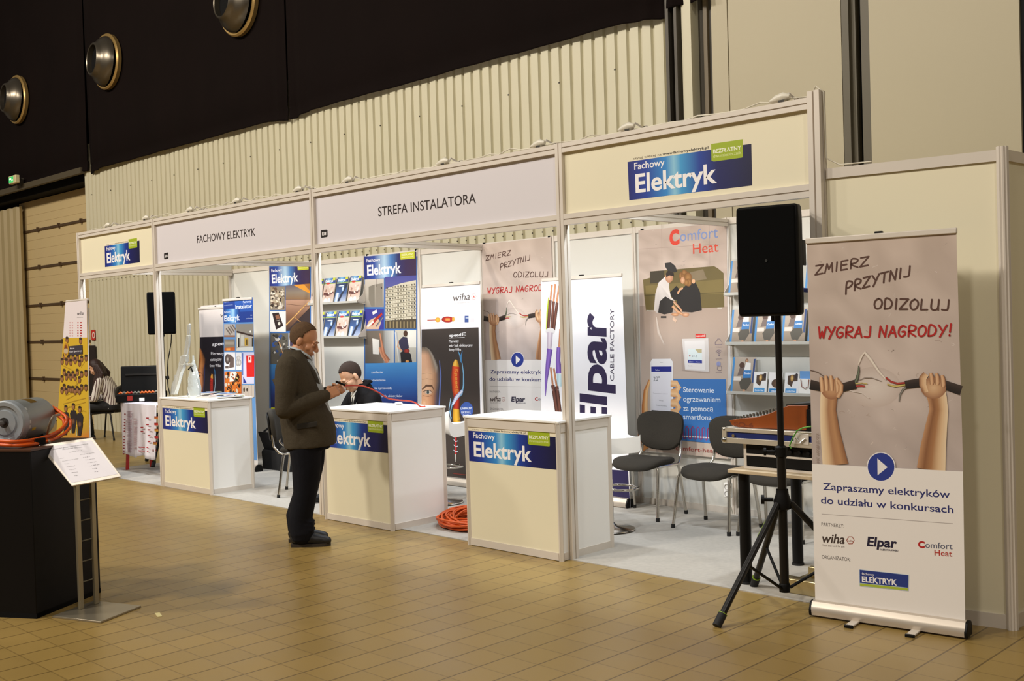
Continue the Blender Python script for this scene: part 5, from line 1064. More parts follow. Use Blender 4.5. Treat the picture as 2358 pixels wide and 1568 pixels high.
tag(MB().box(-.012, .012, -.03, .03, -.02, .02).obj('cable_tie', BLACK), 'small black tie bundling the orange motor cables', 'tie').location = atZ(92, 1016, 1.04)

# information stand
B3 = [atZ(120, 1421, .004), atZ(232, 1434, .004), atZ(325, 1397, .004)]; B4 = B3[0]+B3[2]-B3[1]
t = thing('info_stand', 'slanted information board with white sheet on a ladder-like steel stand beside the plinth', 'stand', (B3[1].x, B3[1].y, 0))
def inT(p): return V(p)-V((B3[1].x, B3[1].y, 0))
MB().loft([[inT(p)*1 + V((0, 0, -.004)) for p in (B3[0], B3[1], B3[2], B4)], [inT(p) + V((0, 0, .008)) for p in (B3[0], B3[1], B3[2], B4)]]).obj('base_plate', mat('steel_plate', 'a09682', .28, .6), t, bev=.002)
p0 = atZ(187, 1402, .012); p1 = atZ(222, 1390, .012); ztp = .93
for i in range(6): MB().cyl(inT(p0)+V((0, 0, .16+.125*i)), inT(p1)+V((0, 0, .16+.125*i)), .004, n=8).obj('rung', STEELG if 0 else mat('rung_steel', '6a6450', .4, .4), t)
mid = (p0+p1)/2; 
bc = V((mid.x+.03, mid.y-.035, .975)); nrm = (V((.56, -.60, 0)).normalized()*.80 + V((0, 0, .60))).normalized()
Q = []
for u, v in ((165, 1119), (280, 1097), (213, 1007), (88, 1025)):
    d = ray(u, v); Q.append(CPOS + d*((bc-CPOS).dot(nrm)/d.dot(nrm)))
for p in (p0, p1):
    ztp = bc.z - ((p.x-bc.x)*nrm.x + (p.y-bc.y)*nrm.y)/nrm.z - .03; ztp = min(ztp, .90)
    MB().box(-.016, .016, -.01, .01, 0, ztp).obj('upright', mat('upright_steel', '9a9078', .3, .5), t, bev=.003); o = t.children[-1]; o.location = inT(p); o.rotation_euler = (0, 0, math.atan2((p1-p0).y, (p1-p0).x))
qq = [inT(p) for p in Q]
MB().loft([[p-nrm*.012 for p in qq], qq]).obj('board', ALU, t, bev=.003)
A = Art(Q[0]+nrm*.0008, (Q[1]-Q[0]), (Q[3]-Q[0]) - (Q[1]-Q[0]).normalized()*((Q[3]-Q[0]).dot((Q[1]-Q[0]).normalized())))
i_ = lambda x, y: (x/6.273, 880+y/6.273)
A.poly([i_(1030, 1455), i_(1700, 1325), i_(1318, 835), i_(640, 940)], 'e6e2ea'); c_ = '5a545c'
A.text('PERMANENT MAGNET SYNCHRONOUS MOTOR', i_(762, 978), i_(1277, 897), 2.2, c_, .02); A.text('FOR ELECTRIC TRACTION', i_(905, 978), i_(1188, 942), 2.2, c_, .02); A.text('type PMSg160 1.4', i_(995, 1018), i_(1180, 990), 2, '7a747c')
for (s_, x0, y0, x1, y1) in (('Power', 865, 1108, 925, 1098), ('Nominal battery voltage', 900, 1148, 1132, 1108), ('Torque', 930, 1188, 1000, 1178), ('Rated speed', 965, 1228, 1083, 1210), ('Top speed', 1000, 1272, 1100, 1255), ('Efficiency', 1035, 1315, 1125, 1300), ('Weight', 1068, 1358, 1130, 1348), ('P = 28 kW (56 kW)', 1165, 1055, 1360, 1022), ('U = 48 V', 1200, 1095, 1300, 1080), ('T = 120 Nm', 1232, 1132, 1365, 1110), ('n = 3000 rpm', 1265, 1172, 1390, 1150), ('n = 5000 rpm', 1300, 1215, 1435, 1190), ('91%', 1335, 1258, 1405, 1248), ('29 kg', 1365, 1300, 1415, 1292)):
    A.text(s_, i_(x0, y0), i_(x1, y1), 1.9, '7a747c')
put(A, t, 'sheet')
tp = atZ(365, 1415, .002); o = MB().box(-.05, .05, -.014, .014, 0, .0015).obj('tape_strip', mat('old_tape', 'd8cc94', .6)); o.location = (tp.x, tp.y, .0003); o.rotation_euler = (0, 0, radians(-18)); tag(o, 'short strip of pale tape stuck to the tiles beside the information stand', 'tape')

# ================================================================== stool with cloth and open toolbox
t = thing('red_stool', 'small table on red legs under the white printed cloth and open toolbox', 'table', (-7.12, .36, 0)); RED = mat('red_paint', 'a81c18', .4)
MB().box(-.44, .44, -.02, .33, .80, .83).obj('tabletop', mat('board_beige', 'c8a878', .6), t, bev=.004)
for sx in (-1, 1):
    for sy in (0, 1): MB().tube([(sx*.40, .03+sy*.26, .80), (sx*.455, .0+sy*.32, .006)], [.022, .026], 4).obj('leg', RED if sx else ALU, t)
cl = MB(); vs = []; nx, nz = 26, 16
for i in range(nx+1):
    for j in range(nz+1):
        x = -.50+.92*i/nx; s_ = j/nz; fold = .012*sin(i*.9)+.008*sin(i*2.1+2)
        if s_ < .12: p = (x, -.02+.25*(.12-s_)/.12, .834)
        else:
            k_ = (s_-.12)/.88; p = (x*(1-.03*k_)+.015*k_, -.035-.02*k_+fold*k_*1.6, .834-.63*k_+.02*k_*sin(i*.5))
        vs.append(p)
cl.add(vs, [(i*(nz+1)+j, (i+1)*(nz+1)+j, (i+1)*(nz+1)+j+1, i*(nz+1)+j+1) for i in range(nx) for j in range(nz)])
o = cl.obj('tablecloth', mat('cloth_white', 'e2dce2', .8), smooth=80); o.location = (-7.12, .36, .0); so = o.modifiers.new('cloth', 'SOLIDIFY'); so.thickness = .002; tag(o, 'white cloth with red tool prints hanging from the small red-legged table', 'cloth')
A = Art((-7.12, .293, 0), (1, 0, 0), (0, 0, 1)); rr = random.Random(2); z_ = lambda x, y: (190+x/4.357, 740+y/4.357)
for x in (430, 465, 480, 535): 
    for y in range(0, 44):
        yy = (900 if x < 520 else 965)+y*9.5+(x-430)*.1
        if yy > (1330 if x < 520 else 1290) or rr.random() < .1: continue
        if x == 430:
            if y % 3 == 0: A.blob(*z_(x-4-y*.3, yy+30), 2.2, 1.8, '8c2c34', n=8)
        else: A.rect(*z_(x-22, yy+2), *z_(x+18-rr.random()*10, yy-2), rr.choice(['b0848c', 'a06c78', 'b88e96']))
        A.lay = 1
for x, y in ((650, 970), (650, 1035), (665, 1088), (665, 1145), (665, 1205), (595, 1065), (595, 1105)): A.strip([z_(x-12, y), z_(x+16, y)], 3, ['8c1c24', 'b83038']); A.lay = 1
for x, y, c_ in ((740, 965, 'c87830'), (740, 1030, 'c83828'), (742, 1090, 'd8a838'), (742, 1160, 'b82028'), (728, 1222, 'b88838'), (722, 1298, '38242c')): A.strip([z_(x-20, y), z_(x+18, y)], 6, ['8c2c24', c_]); A.lay = 1
for y in (1260, 1298): A.strip([z_(560, y), z_(660, y+6)], 2, 'c02830'); A.lay = 1
A.O = A.O; bpy.context.view_layer.update(); put(A, o, 'tool_prints')
t = thing('toolbox', 'open black toolbox with orange tools on the small red-legged table', 'toolbox', (-7.52, .52, .836), radians(54))
MB().box(-.26, .26, -.10, .20, 0, .10).obj('tray', BLACK, t, bev=.012); MB().loft([[(x, y, z) for y, z in ((.19, .10), (.23, .43), (.29, .43), (.25, .09))] for x in (-.25, .25)]).obj('lid', BLACK, t, bev=.012)
MB().box(-.19, .19, .196, .215, .315, .335).obj('lid_bar', STEELG, t); MB().box(-.12, -.06, -.11, -.10, .02, .08).obj('latch', mat('latch_red', 'a83028', .4), t); MB().box(.02, .08, -.112, -.10, .01, .05).obj('price_tag', WHITE, t)
rr = random.Random(4)
for i in range(11):
    x = -.23+.042*i; MB().tube([(x, -.04, .10), (x+.02, -.04, .118), (x+.05, -.03, .10)], [.012, .016, .012], 8).obj('tool_handle', mat(*[('tool_orange', 'd8641c', .4), ('tool_grey', '7a7468', .4), ('tool_red', 'b02820', .4)][rr.randrange(3)]), t, smooth=60)

# black tool bag on the carpet
t = thing('tool_bag', 'open black tool bag with red and yellow tools on the carpet, behind the leftmost chair', 'bag', (-5.88, 1.55, .006))
bx_ = [(x*.34, y*.17) for x, y in ((-1, -.7), (-.8, -1), (.8, -1), (1, -.7), (1, .7), (.8, 1), (-.8, 1), (-1, .7))]
MB().loft([[(x, y, 0) for x, y in bx_], [(x*1.03, y*1.05, .2) for x, y in bx_], [(x, y, .225) for x, y in bx_]]).obj('bag_body', mat('bag_black', '0b0a0b', .75), t, smooth=35)
MB().loft([[(-.30, -.12, .215), (.20, -.12, .215), (.20, -.10, .215), (-.30, -.10, .215)], [(-.36, -.17, .44), (.26, -.17, .44), (.26, -.15, .44), (-.36, -.15, .44)]]).obj('open_flap', mat('bag_black', '0b0a0b', .75), t)
MB().loft([[(-.30, .10, .215), (.30, .10, .215), (.30, .13, .215), (-.30, .13, .215)], [(-.16, .12, .52), (.30, .12, .52), (.30, .15, .52), (-.16, .15, .52)]]).obj('lid', mat('bag_black', '0b0a0b', .75), t)
MB().tube([(-.28, -.14, .44), (-.2, .0, .56), (-.1, .1, .50)], .012, 8).obj('strap', BLACK, t, smooth=60)
for i, (c_, n_) in enumerate((('e0701c', 'tool_orange'), ('d8b828', 'tool_yellow'), ('c03020', 'tool_red'), ('e8e0d8', 'tool_white'), ('c03020', 'tool_red'))): MB().tube([(-.24+.045*i, 0, .38), (-.22+.045*i, .01, .50+.02*(i % 2)), (-.22+.045*i, .01, .53)], [.016, .02, .012], 10).obj('tool_handle', mat(n_, c_, .4), t, smooth=60)

# ================================================================== things on the left counter
GL = mat('silver_film', 'd8dad4', .25, .45, bump=.5, bscale=30)
t = thing('rifle_model', 'silver rifle-shaped model standing upright on the left counter', 'model', (-5.72, .12, .972)); ry = .115
def gp(pp, th, name, m=GL, bev=.006):
    P = [atY(u, v, ry)-V((-5.72, .12, .972)) for u, v in pp]; P = [V((p.x, p.y-th/2, max(p.z, .001))) for p in P]
    return MB().ext(P, None, (0, th, 0)).obj(name, m, t, bev=bev)
G = lambda x, y: (380+x/6.817, 700+y/6.817)
gp([G(352, 480), G(365, 320), G(400, 310), G(385, 490)], .022, 'muzzle'); gp([G(335, 620), G(350, 490), G(390, 490), G(380, 640), G(350, 800), G(300, 800)], .03, 'barrel')
gp([G(245, 930), G(300, 800), G(350, 800), G(345, 900), G(300, 960)], .045, 'receiver'); gp([G(200, 1100), G(245, 920), G(305, 950), G(300, 1010), G(262, 1080), G(240, 1180)], .045, 'body'); gp([G(105, 1420), G(125, 1270), G(200, 1090), G(255, 1060), G(235, 1200), G(175, 1420)], .04, 'stock')
gp([G(245, 820), G(275, 800), G(262, 860), G(225, 960), G(215, 1060), G(205, 1060), G(215, 950)], .012, 'top_rail'); gp([G(310, 900), G(375, 945), G(385, 930), G(445, 945), G(425, 980), G(350, 970), G(310, 930)], .02, 'magazine_grip'); gp([G(158, 1110), G(190, 1105), G(170, 1190), G(150, 1190)], .02, 'rear_sight')
t = thing('glass_trophy', 'clear crumpled glass-like bottle figure on the left counter beside the rifle model', 'figurine', (-5.47, .14, .972))
GLS = mat('clear_plastic', 'dfe6e4', .08, .35, bump=.6, bscale=25, coat=.5); rr = random.Random(8); rings = []
for z, r in ((0, .085), (.03, .09), (.1, .088), (.2, .075), (.28, .055), (.34, .035), (.40, .014), (.45, .012)):
    rings.append([(r*(1+.18*sin(k_*2.5+z*20))*cos(2*pi*k_/14), .7*r*(1+.15*sin(k_*1.7+z*33))*sin(2*pi*k_/14), z) for k_ in range(14)])
MB().loft(rings).obj('bottle_body', GLS, t, smooth=25); MB().tube([(-.02, -.05, .30), (.01, -.04, .33), (.03, -.03, .28)], .008, 8).obj('dark_pin', BLACK, t)
sheets = []
rr = random.Random(6)
for i, (x, y, rz, k_) in enumerate(((-5.30, .13, .3, 1), (-5.05, .16, -.4, 2), (-5.22, .33, .8, 2), (-5.45, .33, -.2, 1), (-5.0, .36, 1.2, 1), (-5.62, .30, .5, 2))):
    o = dup(protos[k_], None, None, None, ('pinkish white' if k_ == 1 else 'blue') + ' magazine lying flat on the left counter, ' + ('in front of the glass bottle figure', 'at the front right corner', 'in the middle of the top', 'behind the glass bottle figure', 'at the rear right corner', 'behind the rifle model')[i]); o['group'] = 'magazines lying on the left counter'
    o.rotation_euler = (radians(-90), 0, rz); o.location = (x, y, .9725+.0+.0102*(i % 3)*1+.0095); o.scale = (.9, 1, .9)

# cable end on the middle counter; box near the wall
MB_ = MB().sph((0, 0, .01), (.045, .03, .012), 12).obj('plastic_cap', WHITE, smooth=80); MB_.location = (-2.36, .40, .981); tag(MB_, 'small white cap lying on the rear edge of the middle counter', 'lid')
t = thing('fire_cabinet', 'dark wall cabinets with a red fire sign above them, beside the seated woman', 'cabinet', (-13.36, 2.58, 0))
MB().box(-.16, .08, -.16, .0, 1.18, 1.48).obj('upper_box', mat('box_dark', '2a2024', .5), t, bev=.01); MB().box(-.16, .10, -.18, .0, .55, 1.12).obj('lower_box', mat('box_dark', '2a2024', .5), t, bev=.01); MB().box(-.12, .06, -.19, -.18, .98, 1.1).obj('red_label', mat('label_red', 'b81c18', .4), t)
A = Art((-13.36, 2.585, 1.66), (1, 0, 0), (0, 0, 1)); A.q = [(-.1, -.09), (.06, -.09), (.06, .09), (-.1, .09)]; A.rect(0, 0, 1, 1, 'c02c20'); A.blob(.55, .5, .32, .32, 'e8dcd0'); A.blob(.55, .5, .2, .2, 'c02c20'); put(A, t, 'fire_sign')

# ================================================================== people
from mathutils import Euler
def fuse(mb, name, mt, parent, voxel=.008, it=6, k=.5, parts=None):
    """merge overlapping closed shapes into one continuous skin"""
    o = mb.obj(name, mt, None)
    r = o.modifiers.new('r', 'REMESH'); r.mode = 'VOXEL'; r.voxel_size = voxel
    s = o.modifiers.new('s', 'SMOOTH'); s.factor = k; s.iterations = it
    dg = bpy.context.evaluated_depsgraph_get(); me = bpy.data.meshes.new_from_object(o.evaluated_get(dg))
    o.modifiers.clear(); old = o.data; o.data = me; me.name = name; bpy.data.meshes.remove(old)
    me.polygons.foreach_set('use_smooth', [True]*len(me.polygons)); o.parent = parent
    return o
def rnd_tube(mb, pts, rs, n=14, flat=1):
    mb.tube(pts, rs, n, flat=flat); mb.sph(pts[0], rs[0]*.98*(1 if flat == 1 else flat), 12); mb.sph(pts[-1], rs[-1]*.98*(1 if flat == 1 else flat), 12)
def ell_loft(mb, rings, n=28, p=1.0):
    """rings (z, cx, cy, rx, ry[, tilt])"""
    R = []
    for q in rings:
        z, cx_, cy_, rx, ry = q[:5]; ti = q[5] if len(q) > 5 else 0; r = []
        for k in range(n):
            a = 2*pi*k/n; c, s = cos(a), sin(a); c = abs(c)**.85*(1 if c > 0 else -1); s = abs(s)**.85*(1 if s > 0 else -1)
            r.append((cx_+rx*c, cy_+ry*s, z - ti*ry*s))
        R.append(r)
    mb.loft(R)
def head(mb, c, rot, s=1, nose=1):
    M0 = mb.M; mb.M = Matrix.Translation(V(c)) @ Euler(rot).to_matrix().to_4x4() @ Matrix.Scale(s, 4)
    mb.sph((0, .018, .03), (.077, .098, .098), 24); mb.sph((0, -.028, -.035), (.063, .066, .078), 20); mb.sph((0, -.066, -.096), (.027, .024, .022), 12)
    mb.sph((0, -.03, -.085), (.052, .052, .036), 14); mb.sph((0, -.012, -.105), (.05, .05, .03), 14)
    for x in (-1, 1):
        mb.sph((.040*x, -.055, -.030), (.028, .030, .026), 12); mb.sph((.083*x, .012, -.012), (.010, .021, .033), 12); mb.sph((.078*x, .004, -.034), (.009, .012, .014), 10)
        mb.sph((.030*x, -.083, .020), (.026, .014, .010), 10); mb.sph((.0125*x, -.108, -.036), (.009, .012, .009), 10)
    for x in (-1, 1): mb.sph((.031*x, -.0795, -.003), (.016, .0125, .0125), 12)
    mb.tube([(0, -.088, .014), (0, -.106, -.012), (0, -.118*nose, -.032)], [.010, .011, .014], 10); mb.sph((0, -.116*nose, -.032), .0125, 10)
    mb.sph((0, -.097, -.060), (.024, .010, .006), 12); mb.sph((0, -.094, -.0715), (.021, .010, .007), 12)
    mb.M = M0
def hl(f0, temple, ear, nape):
    def h(p):
        y = p.y
        z = f0 if y < -.035 else f0+(temple-f0)*(y+.035)/.035 if y < 0 else ear if y < .03 else nape
        return p.z > z + .004*sin(p.x*160+p.y*90)
    return h
def head_parts(t, c, rot, s, hair, hairline, mt, eye=True, brow='3a2c20'):
    M = Matrix.Translation(V(c)) @ Euler(rot).to_matrix().to_4x4() @ Matrix.Scale(s, 4)
    mb = MB(); n, k = 72, 52; vs = []
    for i in range(k+1):
        for j in range(n):
            th = pi*i/k*.80; a = 2*pi*j/n; d = V((sin(th)*cos(a), sin(th)*sin(a), cos(th))); w_ = 1.028+.012*hair*sin(a*9+th*7)+.006*sin(a*31+th*3)
            vs.append(V((0, .018, .03)) + V((d.x*.077*w_, d.y*.098*w_, d.z*.098*w_)))
    fs = []
    for i in range(k):
        for j in range(n):
            q = (i*n+j, i*n+(j+1) % n, (i+1)*n+(j+1) % n, (i+1)*n+j); m_ = (vs[q[0]]+vs[q[2]])/2
            if hairline(m_): fs.append(q)
    mb.add([M @ v for v in vs], fs); h = mb.obj('hair', mt, t, smooth=70); so = h.modifiers.new('strands', 'SOLIDIFY'); so.thickness = .012; so.offset = -.75
    for x in (-1, 1):
        MB().tube([M @ V((.015*x, -.091, -.006)), M @ V((.031*x, -.0945, -.009)), M @ V((.047*x, -.0855, -.005))], [.0012, .0022, .0012], 6).obj('eyelashes', mat('lash_dark', '2a1c14', .8), t)
        MB().tube([M @ V((.013*x, -.096, .022)), M @ V((.03*x, -.0975, .028)), M @ V((.051*x, -.083, .022))], [.002, .0032, .0015], 8).obj('eyebrow', mat('brow_'+brow, brow, .9), t)
    mb = MB().tube([M @ V((-.022, -.1035, -.0655)), M @ V((0, -.1075, -.065)), M @ V((.022, -.1035, -.0655))], [.002, .004, .002], 8); mb.obj('mouth', mat('lip_dark', '84443a', .6), t, smooth=60)
    return M
def hand(mb, w, d, nrm, side, curl, s=1):
    """wrist w, direction d, palm normal nrm (palm side), thumb towards `side`"""
    w = V(w); d = V(d).normalized(); p = V(nrm).normalized(); p = (p-d*p.dot(d)).normalized(); q = d.cross(p).normalized()
    if q.dot(V(side)) < 0: q = -q
    for i in range(4):  # palm rays
        o = (i-1.5)*.019*s; mb.tube([w - d*.01 + q*(-o*.7), w + d*.085*s + q*(-o)], [.017*s, .0125*s], 10)
        mb.sph(w + d*.085*s + q*(-o), .0125*s, 10)
    for i, (L, r) in enumerate(((.074, .0088), (.082, .0092), (.076, .0088), (.058, .0078))):
        a = w + d*.085*s + q*(.0285-.019*i)*s; ang = 0; pts = [a]
        for seg, f in enumerate((.45, .32, .26)):
            ang += curl[seg]*(1+.06*i); pts.append(pts[-1] + (d*cos(ang) + p*sin(ang))*L*f*s)
        rnd_tube(mb, pts, [r*s*1.08, r*s, r*s*.92, r*s*.8], 10)
    b = w + d*.02*s + q*.026*s; e = b + (d*.55 + q*.6 + p*.35).normalized()*.045*s; f_ = e + (d*.8 + q*.0 + p*.55).normalized()*.034*s; g_ = f_ + (d*.85 - q*.35 + p*.45).normalized()*.026*s
    rnd_tube(mb, [b, e, f_, g_], [.0155*s, .012*s, .0098*s, .008*s], 10)
SKIN = mat('skin_warm', 'c48a64', .5, noise=.12, nscale=25); SKIN2 = mat('skin_pale', 'd0a080', .5, noise=.10, nscale=25)

# ------------------------------------------------------------------ standing man, leaning over what he holds
f0 = atZ(727, 1252, 0)
t = MB(); RS = lambda x, fd, z: V((x, -fd, z))
ell_loft(t, [(.80, 0, -.02, .16, .12), (.95, 0, -.015, .17, .14), (1.10, 0, .02, .17, .13), (1.27, 0, .06, .18, .12), (1.38, 0, .085, .17, .10), (1.45, 0, .085, .10, .075)])
hc = RS(0, .012, 1.585); hr = (radians(26), 0, radians(-4))
head(t, hc, hr, 1.08)
rnd_tube(t, [RS(0, -.085, 1.40), RS(0, -.06, 1.47), RS(0, -.015, 1.535)], [.072, .064, .06], 18)
RE, RW = RS(-.275, -.105, 1.07), RS(-.135, .20, 1.165); LE, LW = RS(.27, -.08, 1.08), RS(.11, .215, 1.18)
for S, E_, W_ in ((RS(-.205, -.085, 1.385), RE, RW), (RS(.205, -.085, 1.385), LE, LW)):
    rnd_tube(t, [S, S.lerp(E_, .5), E_], [.055, .048, .042], 14); rnd_tube(t, [E_, E_.lerp(W_, .5), W_], [.042, .038, .028], 14)
hd = (RS(-.045, .31, 1.215)-RW); hand(t, RW, hd, (1, -.1, -.15), (0, .1, 1), (.75, .9, .7), 1.04)
hand(t, LW, RS(.035, .32, 1.22)-LW, (-1, -.1, -.2), (0, .1, 1), (.8, .95, .75), 1.04)
for sx, ff, fx in ((-1, -.02, .09), (1, -.075, .10)):
    rnd_tube(t, [RS(.09*sx, .0, .86), RS(.10*sx, .01+ff*.3, .50), RS(fx*sx, -.035+ff, .11)], [.085, .060, .045], 14)
    rnd_tube(t, [RS(fx*sx, -.05+ff, .07), RS(fx*sx, .05+ff, .055), RS(fx*sx, .13+ff, .04)], [.04, .038, .028], 12)
man = fuse(t, 'person', SKIN, None, .0055, 4); man.location = (f0.x-.04, f0.y-.03, 0)
FR = radians(135); man.rotation_euler = (0, 0, FR)
b_ = V((man.location.x, man.location.y, 0)); pxr = None
tag(man, 'standing man in a brown-grey blazer and dark trousers, looking down at what he holds', 'person')
# blazer
BLZ = mat('blazer_tweed', '453d30', .9, noise=.3, nscale=130, bump=.9, bscale=11, spec=.2)
j = MB()
ell_loft(j, [(.765, 0, -.035, .225, .195, .05), (.80, 0, -.033, .228, .20, .04), (.90, 0, -.025, .228, .205), (1.0, 0, -.008, .225, .20), (1.15, 0, .03, .225, .178), (1.28, 0, .058, .238, .160), (1.38, 0, .070, .232, .138), (1.445, 0, .072, .185, .11), (1.49, 0, .065, .12, .09), (1.515, 0, .06, .095, .082)])
for S, E_, W_, sx in ((RS(-.205, -.08, 1.39), RE, RW, -1), (RS(.205, -.08, 1.39), LE, LW, 1)):
    rnd_tube(j, [S, S.lerp(E_, .5)+V((.012*sx, 0, 0)), E_], [.092, .082, .070], 18); rnd_tube(j, [E_, E_.lerp(W_, .45), E_.lerp(W_, .93)], [.070, .064, .052], 18)
    for k_ in range(4):  # sleeve creases
        p = E_.lerp(W_, .08+.13*k_); j.tube([p+V((-.058*sx*-1, -.01, .045)), p+V((.0, -.03, .06)), p+V((-.05*sx, -.02, .02))], [.006, .010, .006], 8)
for k_ in range(3): j.tube([RS(-.13-.03*k_, -.22+.03*k_, 1.30-.06*k_), RS(-.20, -.15+.02*k_, 1.20-.07*k_), RS(-.225, -.08, 1.12-.06*k_)], [.006, .013, .006], 8)
jk = fuse(j, 'blazer', BLZ, man, .008, 5)
MB().loft([[RS(-.234, x, z) for x, z in ((-.02, .955), (.13, .97), (.13, .935), (-.02, .915))], [RS(-.215, x, z) for x, z in ((-.02, .96), (.13, .975), (.13, .935), (-.02, .915))]]).obj('pocket_flap', mat('blazer_dark', '2a251e', .9), jk, bev=.004)
lp = MB(); 
for sx in (-1, 1): lp.tube([RS(0, -.135, 1.515), RS(.06*sx, -.12, 1.515), RS(.092*sx, -.06, 1.505), RS(.085*sx, .015, 1.45), RS(.06*sx, .085, 1.34), RS(.03*sx, .125, 1.22), RS(.015*sx, .175, 1.06)], [.016, .018, .02, .024, .026, .022, .010], 10, flat=.5)
lp.obj('lapel', mat('blazer_dark2', '3a3328', .9), jk, smooth=70)
sh = MB()
for sx in (-1, 1): sh.tube([RS(0, -.115, 1.54), RS(.045*sx, -.10, 1.54), RS(.068*sx, -.055, 1.53), RS(.066*sx, .0, 1.505), RS(.04*sx, .05, 1.465), RS(.008*sx, .075, 1.43)], [.009, .011, .014, .015, .014, .008], 10, flat=.5)
sh.obj('shirt_collar', mat('shirt_pale_blue', 'b8c0c4', .8), man, smooth=70)
sf = MB(); ell_loft(sf, [(1.02, 0, -.125, .07, .075), (1.2, 0, -.065, .085, .085), (1.36, 0, -.01, .075, .085), (1.44, 0, .02, .06, .08)]); sf.obj('shirt_front', mat('shirt_pale_blue', 'b8c0c4', .8), man, smooth=70)
for E_, W_ in ((RE, RW), (LE, LW)): MB().tube([E_.lerp(W_, .90), E_.lerp(W_, .98)], [.040, .040], 16).obj('shirt_cuff', mat('shirt_pale_blue', 'b8c0c4', .8), man, smooth=50)
# trousers
tr = MB(); ell_loft(tr, [(.74, 0, -.02, .19, .165), (.84, 0, -.02, .18, .15), (.95, 0, -.015, .18, .155)])
for sx, ff, fx in ((-1, -.02, .09), (1, -.075, .10)):
    rnd_tube(tr, [RS(.095*sx, .01, .80), RS(.10*sx, .02+ff*.2, .62), RS(.105*sx, .01+ff*.5, .42), RS(fx*sx, -.03+ff, .20), RS(fx*sx, -.015+ff, .10)], [.128, .112, .092, .092, .094], 18)
    for k_ in range(3): tr.tube([RS(fx*sx-.09, -.02+ff, .15+.035*k_), RS(fx*sx-.05, .07+ff, .13+.03*k_), RS(fx*sx+.03, .08+ff, .14+.03*k_)], [.006, .014, .006], 8)
fuse(tr, 'trousers', mat('dark_trousers', '111117', .9, noise=.2, nscale=60, spec=.2, bump=.6, bscale=9), man, .009, 5)
for sx, ff, fx in ((-1, -.02, .09), (1, -.075, .10)):
    s_ = MB(); x = fx*sx; rnd_tube(s_, [RS(x, -.065+ff, .062), RS(x, .02+ff, .066), RS(x, .10+ff, .05), RS(x, .175+ff, .04)], [.048, .05, .044, .034], 14); o = fuse(s_, 'shoe', mat('black_leather', '100e0e', .5), man, .007, 3)
    ol = [(x+w_*.94*(1 if i < 7 else -1), -((y_-.045)*.92+.045+ff)) for i, (w_, y_) in enumerate([(.0, -.122), (.036, -.11), (.042, -.05), (.038, .02), (.047, .1), (.042, .17), (.0, .215), (.042, .17), (.047, .1), (.038, .02), (.042, -.05), (.036, -.11)])]
    MB().loft([[(a, b, .0) for a, b in ol], [(a, b, .024) for a, b in ol]]).obj('sole', mat('sole_brown', '30261a', .7), o, smooth=30)
HAIR1 = mat('hair_greying', '563e26', .9, noise=.4, nscale=70, bump=.4, bscale=220)
head_parts(man, hc, hr, 1.08, .5, hl(.108, .055, .012, -.045), HAIR1, brow='6a4c34')
# what he holds: a dark cutter with the end of the red-orange cable
ml = man.matrix_basis = Matrix.Translation(man.location) @ Matrix.Rotation(FR, 4, 'Z')
tool = MB().box(-.011, .011, -.04, .04, -.008, .008).obj('cable_stripper', BLACK, bev=.004)
tp = ml @ RS(-.02, .285, 1.245); tool.location = tp; tool.rotation_euler = (radians(25), 0, FR+.2); tag(tool, 'small black cable tool held in the hands of the standing man', 'tool')
h0 = ml @ RS(-.005, .31, 1.225); e_ = atZ(968, 936, .985)
cpts = [h0]
for u, v, k_ in ((835, 889, .12), (870, 903, .32), (893, 917, .50), (915, 921, .68), (940, 923, .84), (956, 927, .94)):
    # plane spanned by the sagging cable between the hands and the counter edge
    d = ray(u, v); nn = (e_-h0).cross(V((0, 0, 1))).normalized(); s_ = (h0-CPOS).dot(nn)/d.dot(nn); cpts.append(CPOS+d*s_)
cpts += [e_, e_+V((.03, .03, -.0))]
tag(MB().tube(smooth_pts(cpts), .0062, 8).obj('red_cable', mat('red_orange_cable', 'd0442c', .45), smooth=70), 'red-orange cable running from the standing man’s hands to the middle counter', 'cable')

# ------------------------------------------------------------------ seated man with glasses
t = MB(); SKN = 1
ell_loft(t, [(.50, 0, .13, .16, .12), (.70, 0, .10, .15, .11), (.88, 0, .03, .16, .11), (.99, 0, -.02, .15, .09), (1.05, 0, -.045, .09, .07)])
hc = V((.0, -.15, 1.20)); hr = (radians(36), radians(-4), radians(-4)); head(t, hc, hr, 1.1)
rnd_tube(t, [(0, -.02, 1.0), (0, -.06, 1.08), (0, -.105, 1.16)], [.07, .062, .058], 16)
AR = []
for sx in (-1, 1):
    S = V((.195*sx, -.02, .98)); E_ = V((.27*sx, -.14, .73)); W_ = V((.12*sx, -.34, .66)); AR.append((S, E_, W_, sx))
    rnd_tube(t, [S, S.lerp(E_, .5), E_], [.05, .045, .04], 12); rnd_tube(t, [E_, W_], [.04, .027], 12); hand(t, W_, V((-.4*sx, -1, -.1)), (0, 0, -1), (-sx, 0, 0), (.25, .35, .3))
    rnd_tube(t, [(.10*sx, .08, .55), (.13*sx, -.38, .55)], [.075, .055], 12); rnd_tube(t, [(.13*sx, -.38, .54), (.13*sx, -.36, .10)], [.052, .038], 12); rnd_tube(t, [(.13*sx, -.33, .055), (.13*sx, -.50, .045)], [.038, .03], 12)
sm = fuse(t, 'person', SKIN2, None, .0065, 4); sm.location = (-3.30, .755, .0)
SR = radians(-10); sm.rotation_euler = (0, 0, SR); tag(sm, 'seated man with glasses and a black zip jacket, head bowed behind the middle counter', 'person')
JB = mat('black_softshell', '08070a', .8, noise=.2, nscale=12, spec=.2, bump=.5, bscale=14); j = MB()
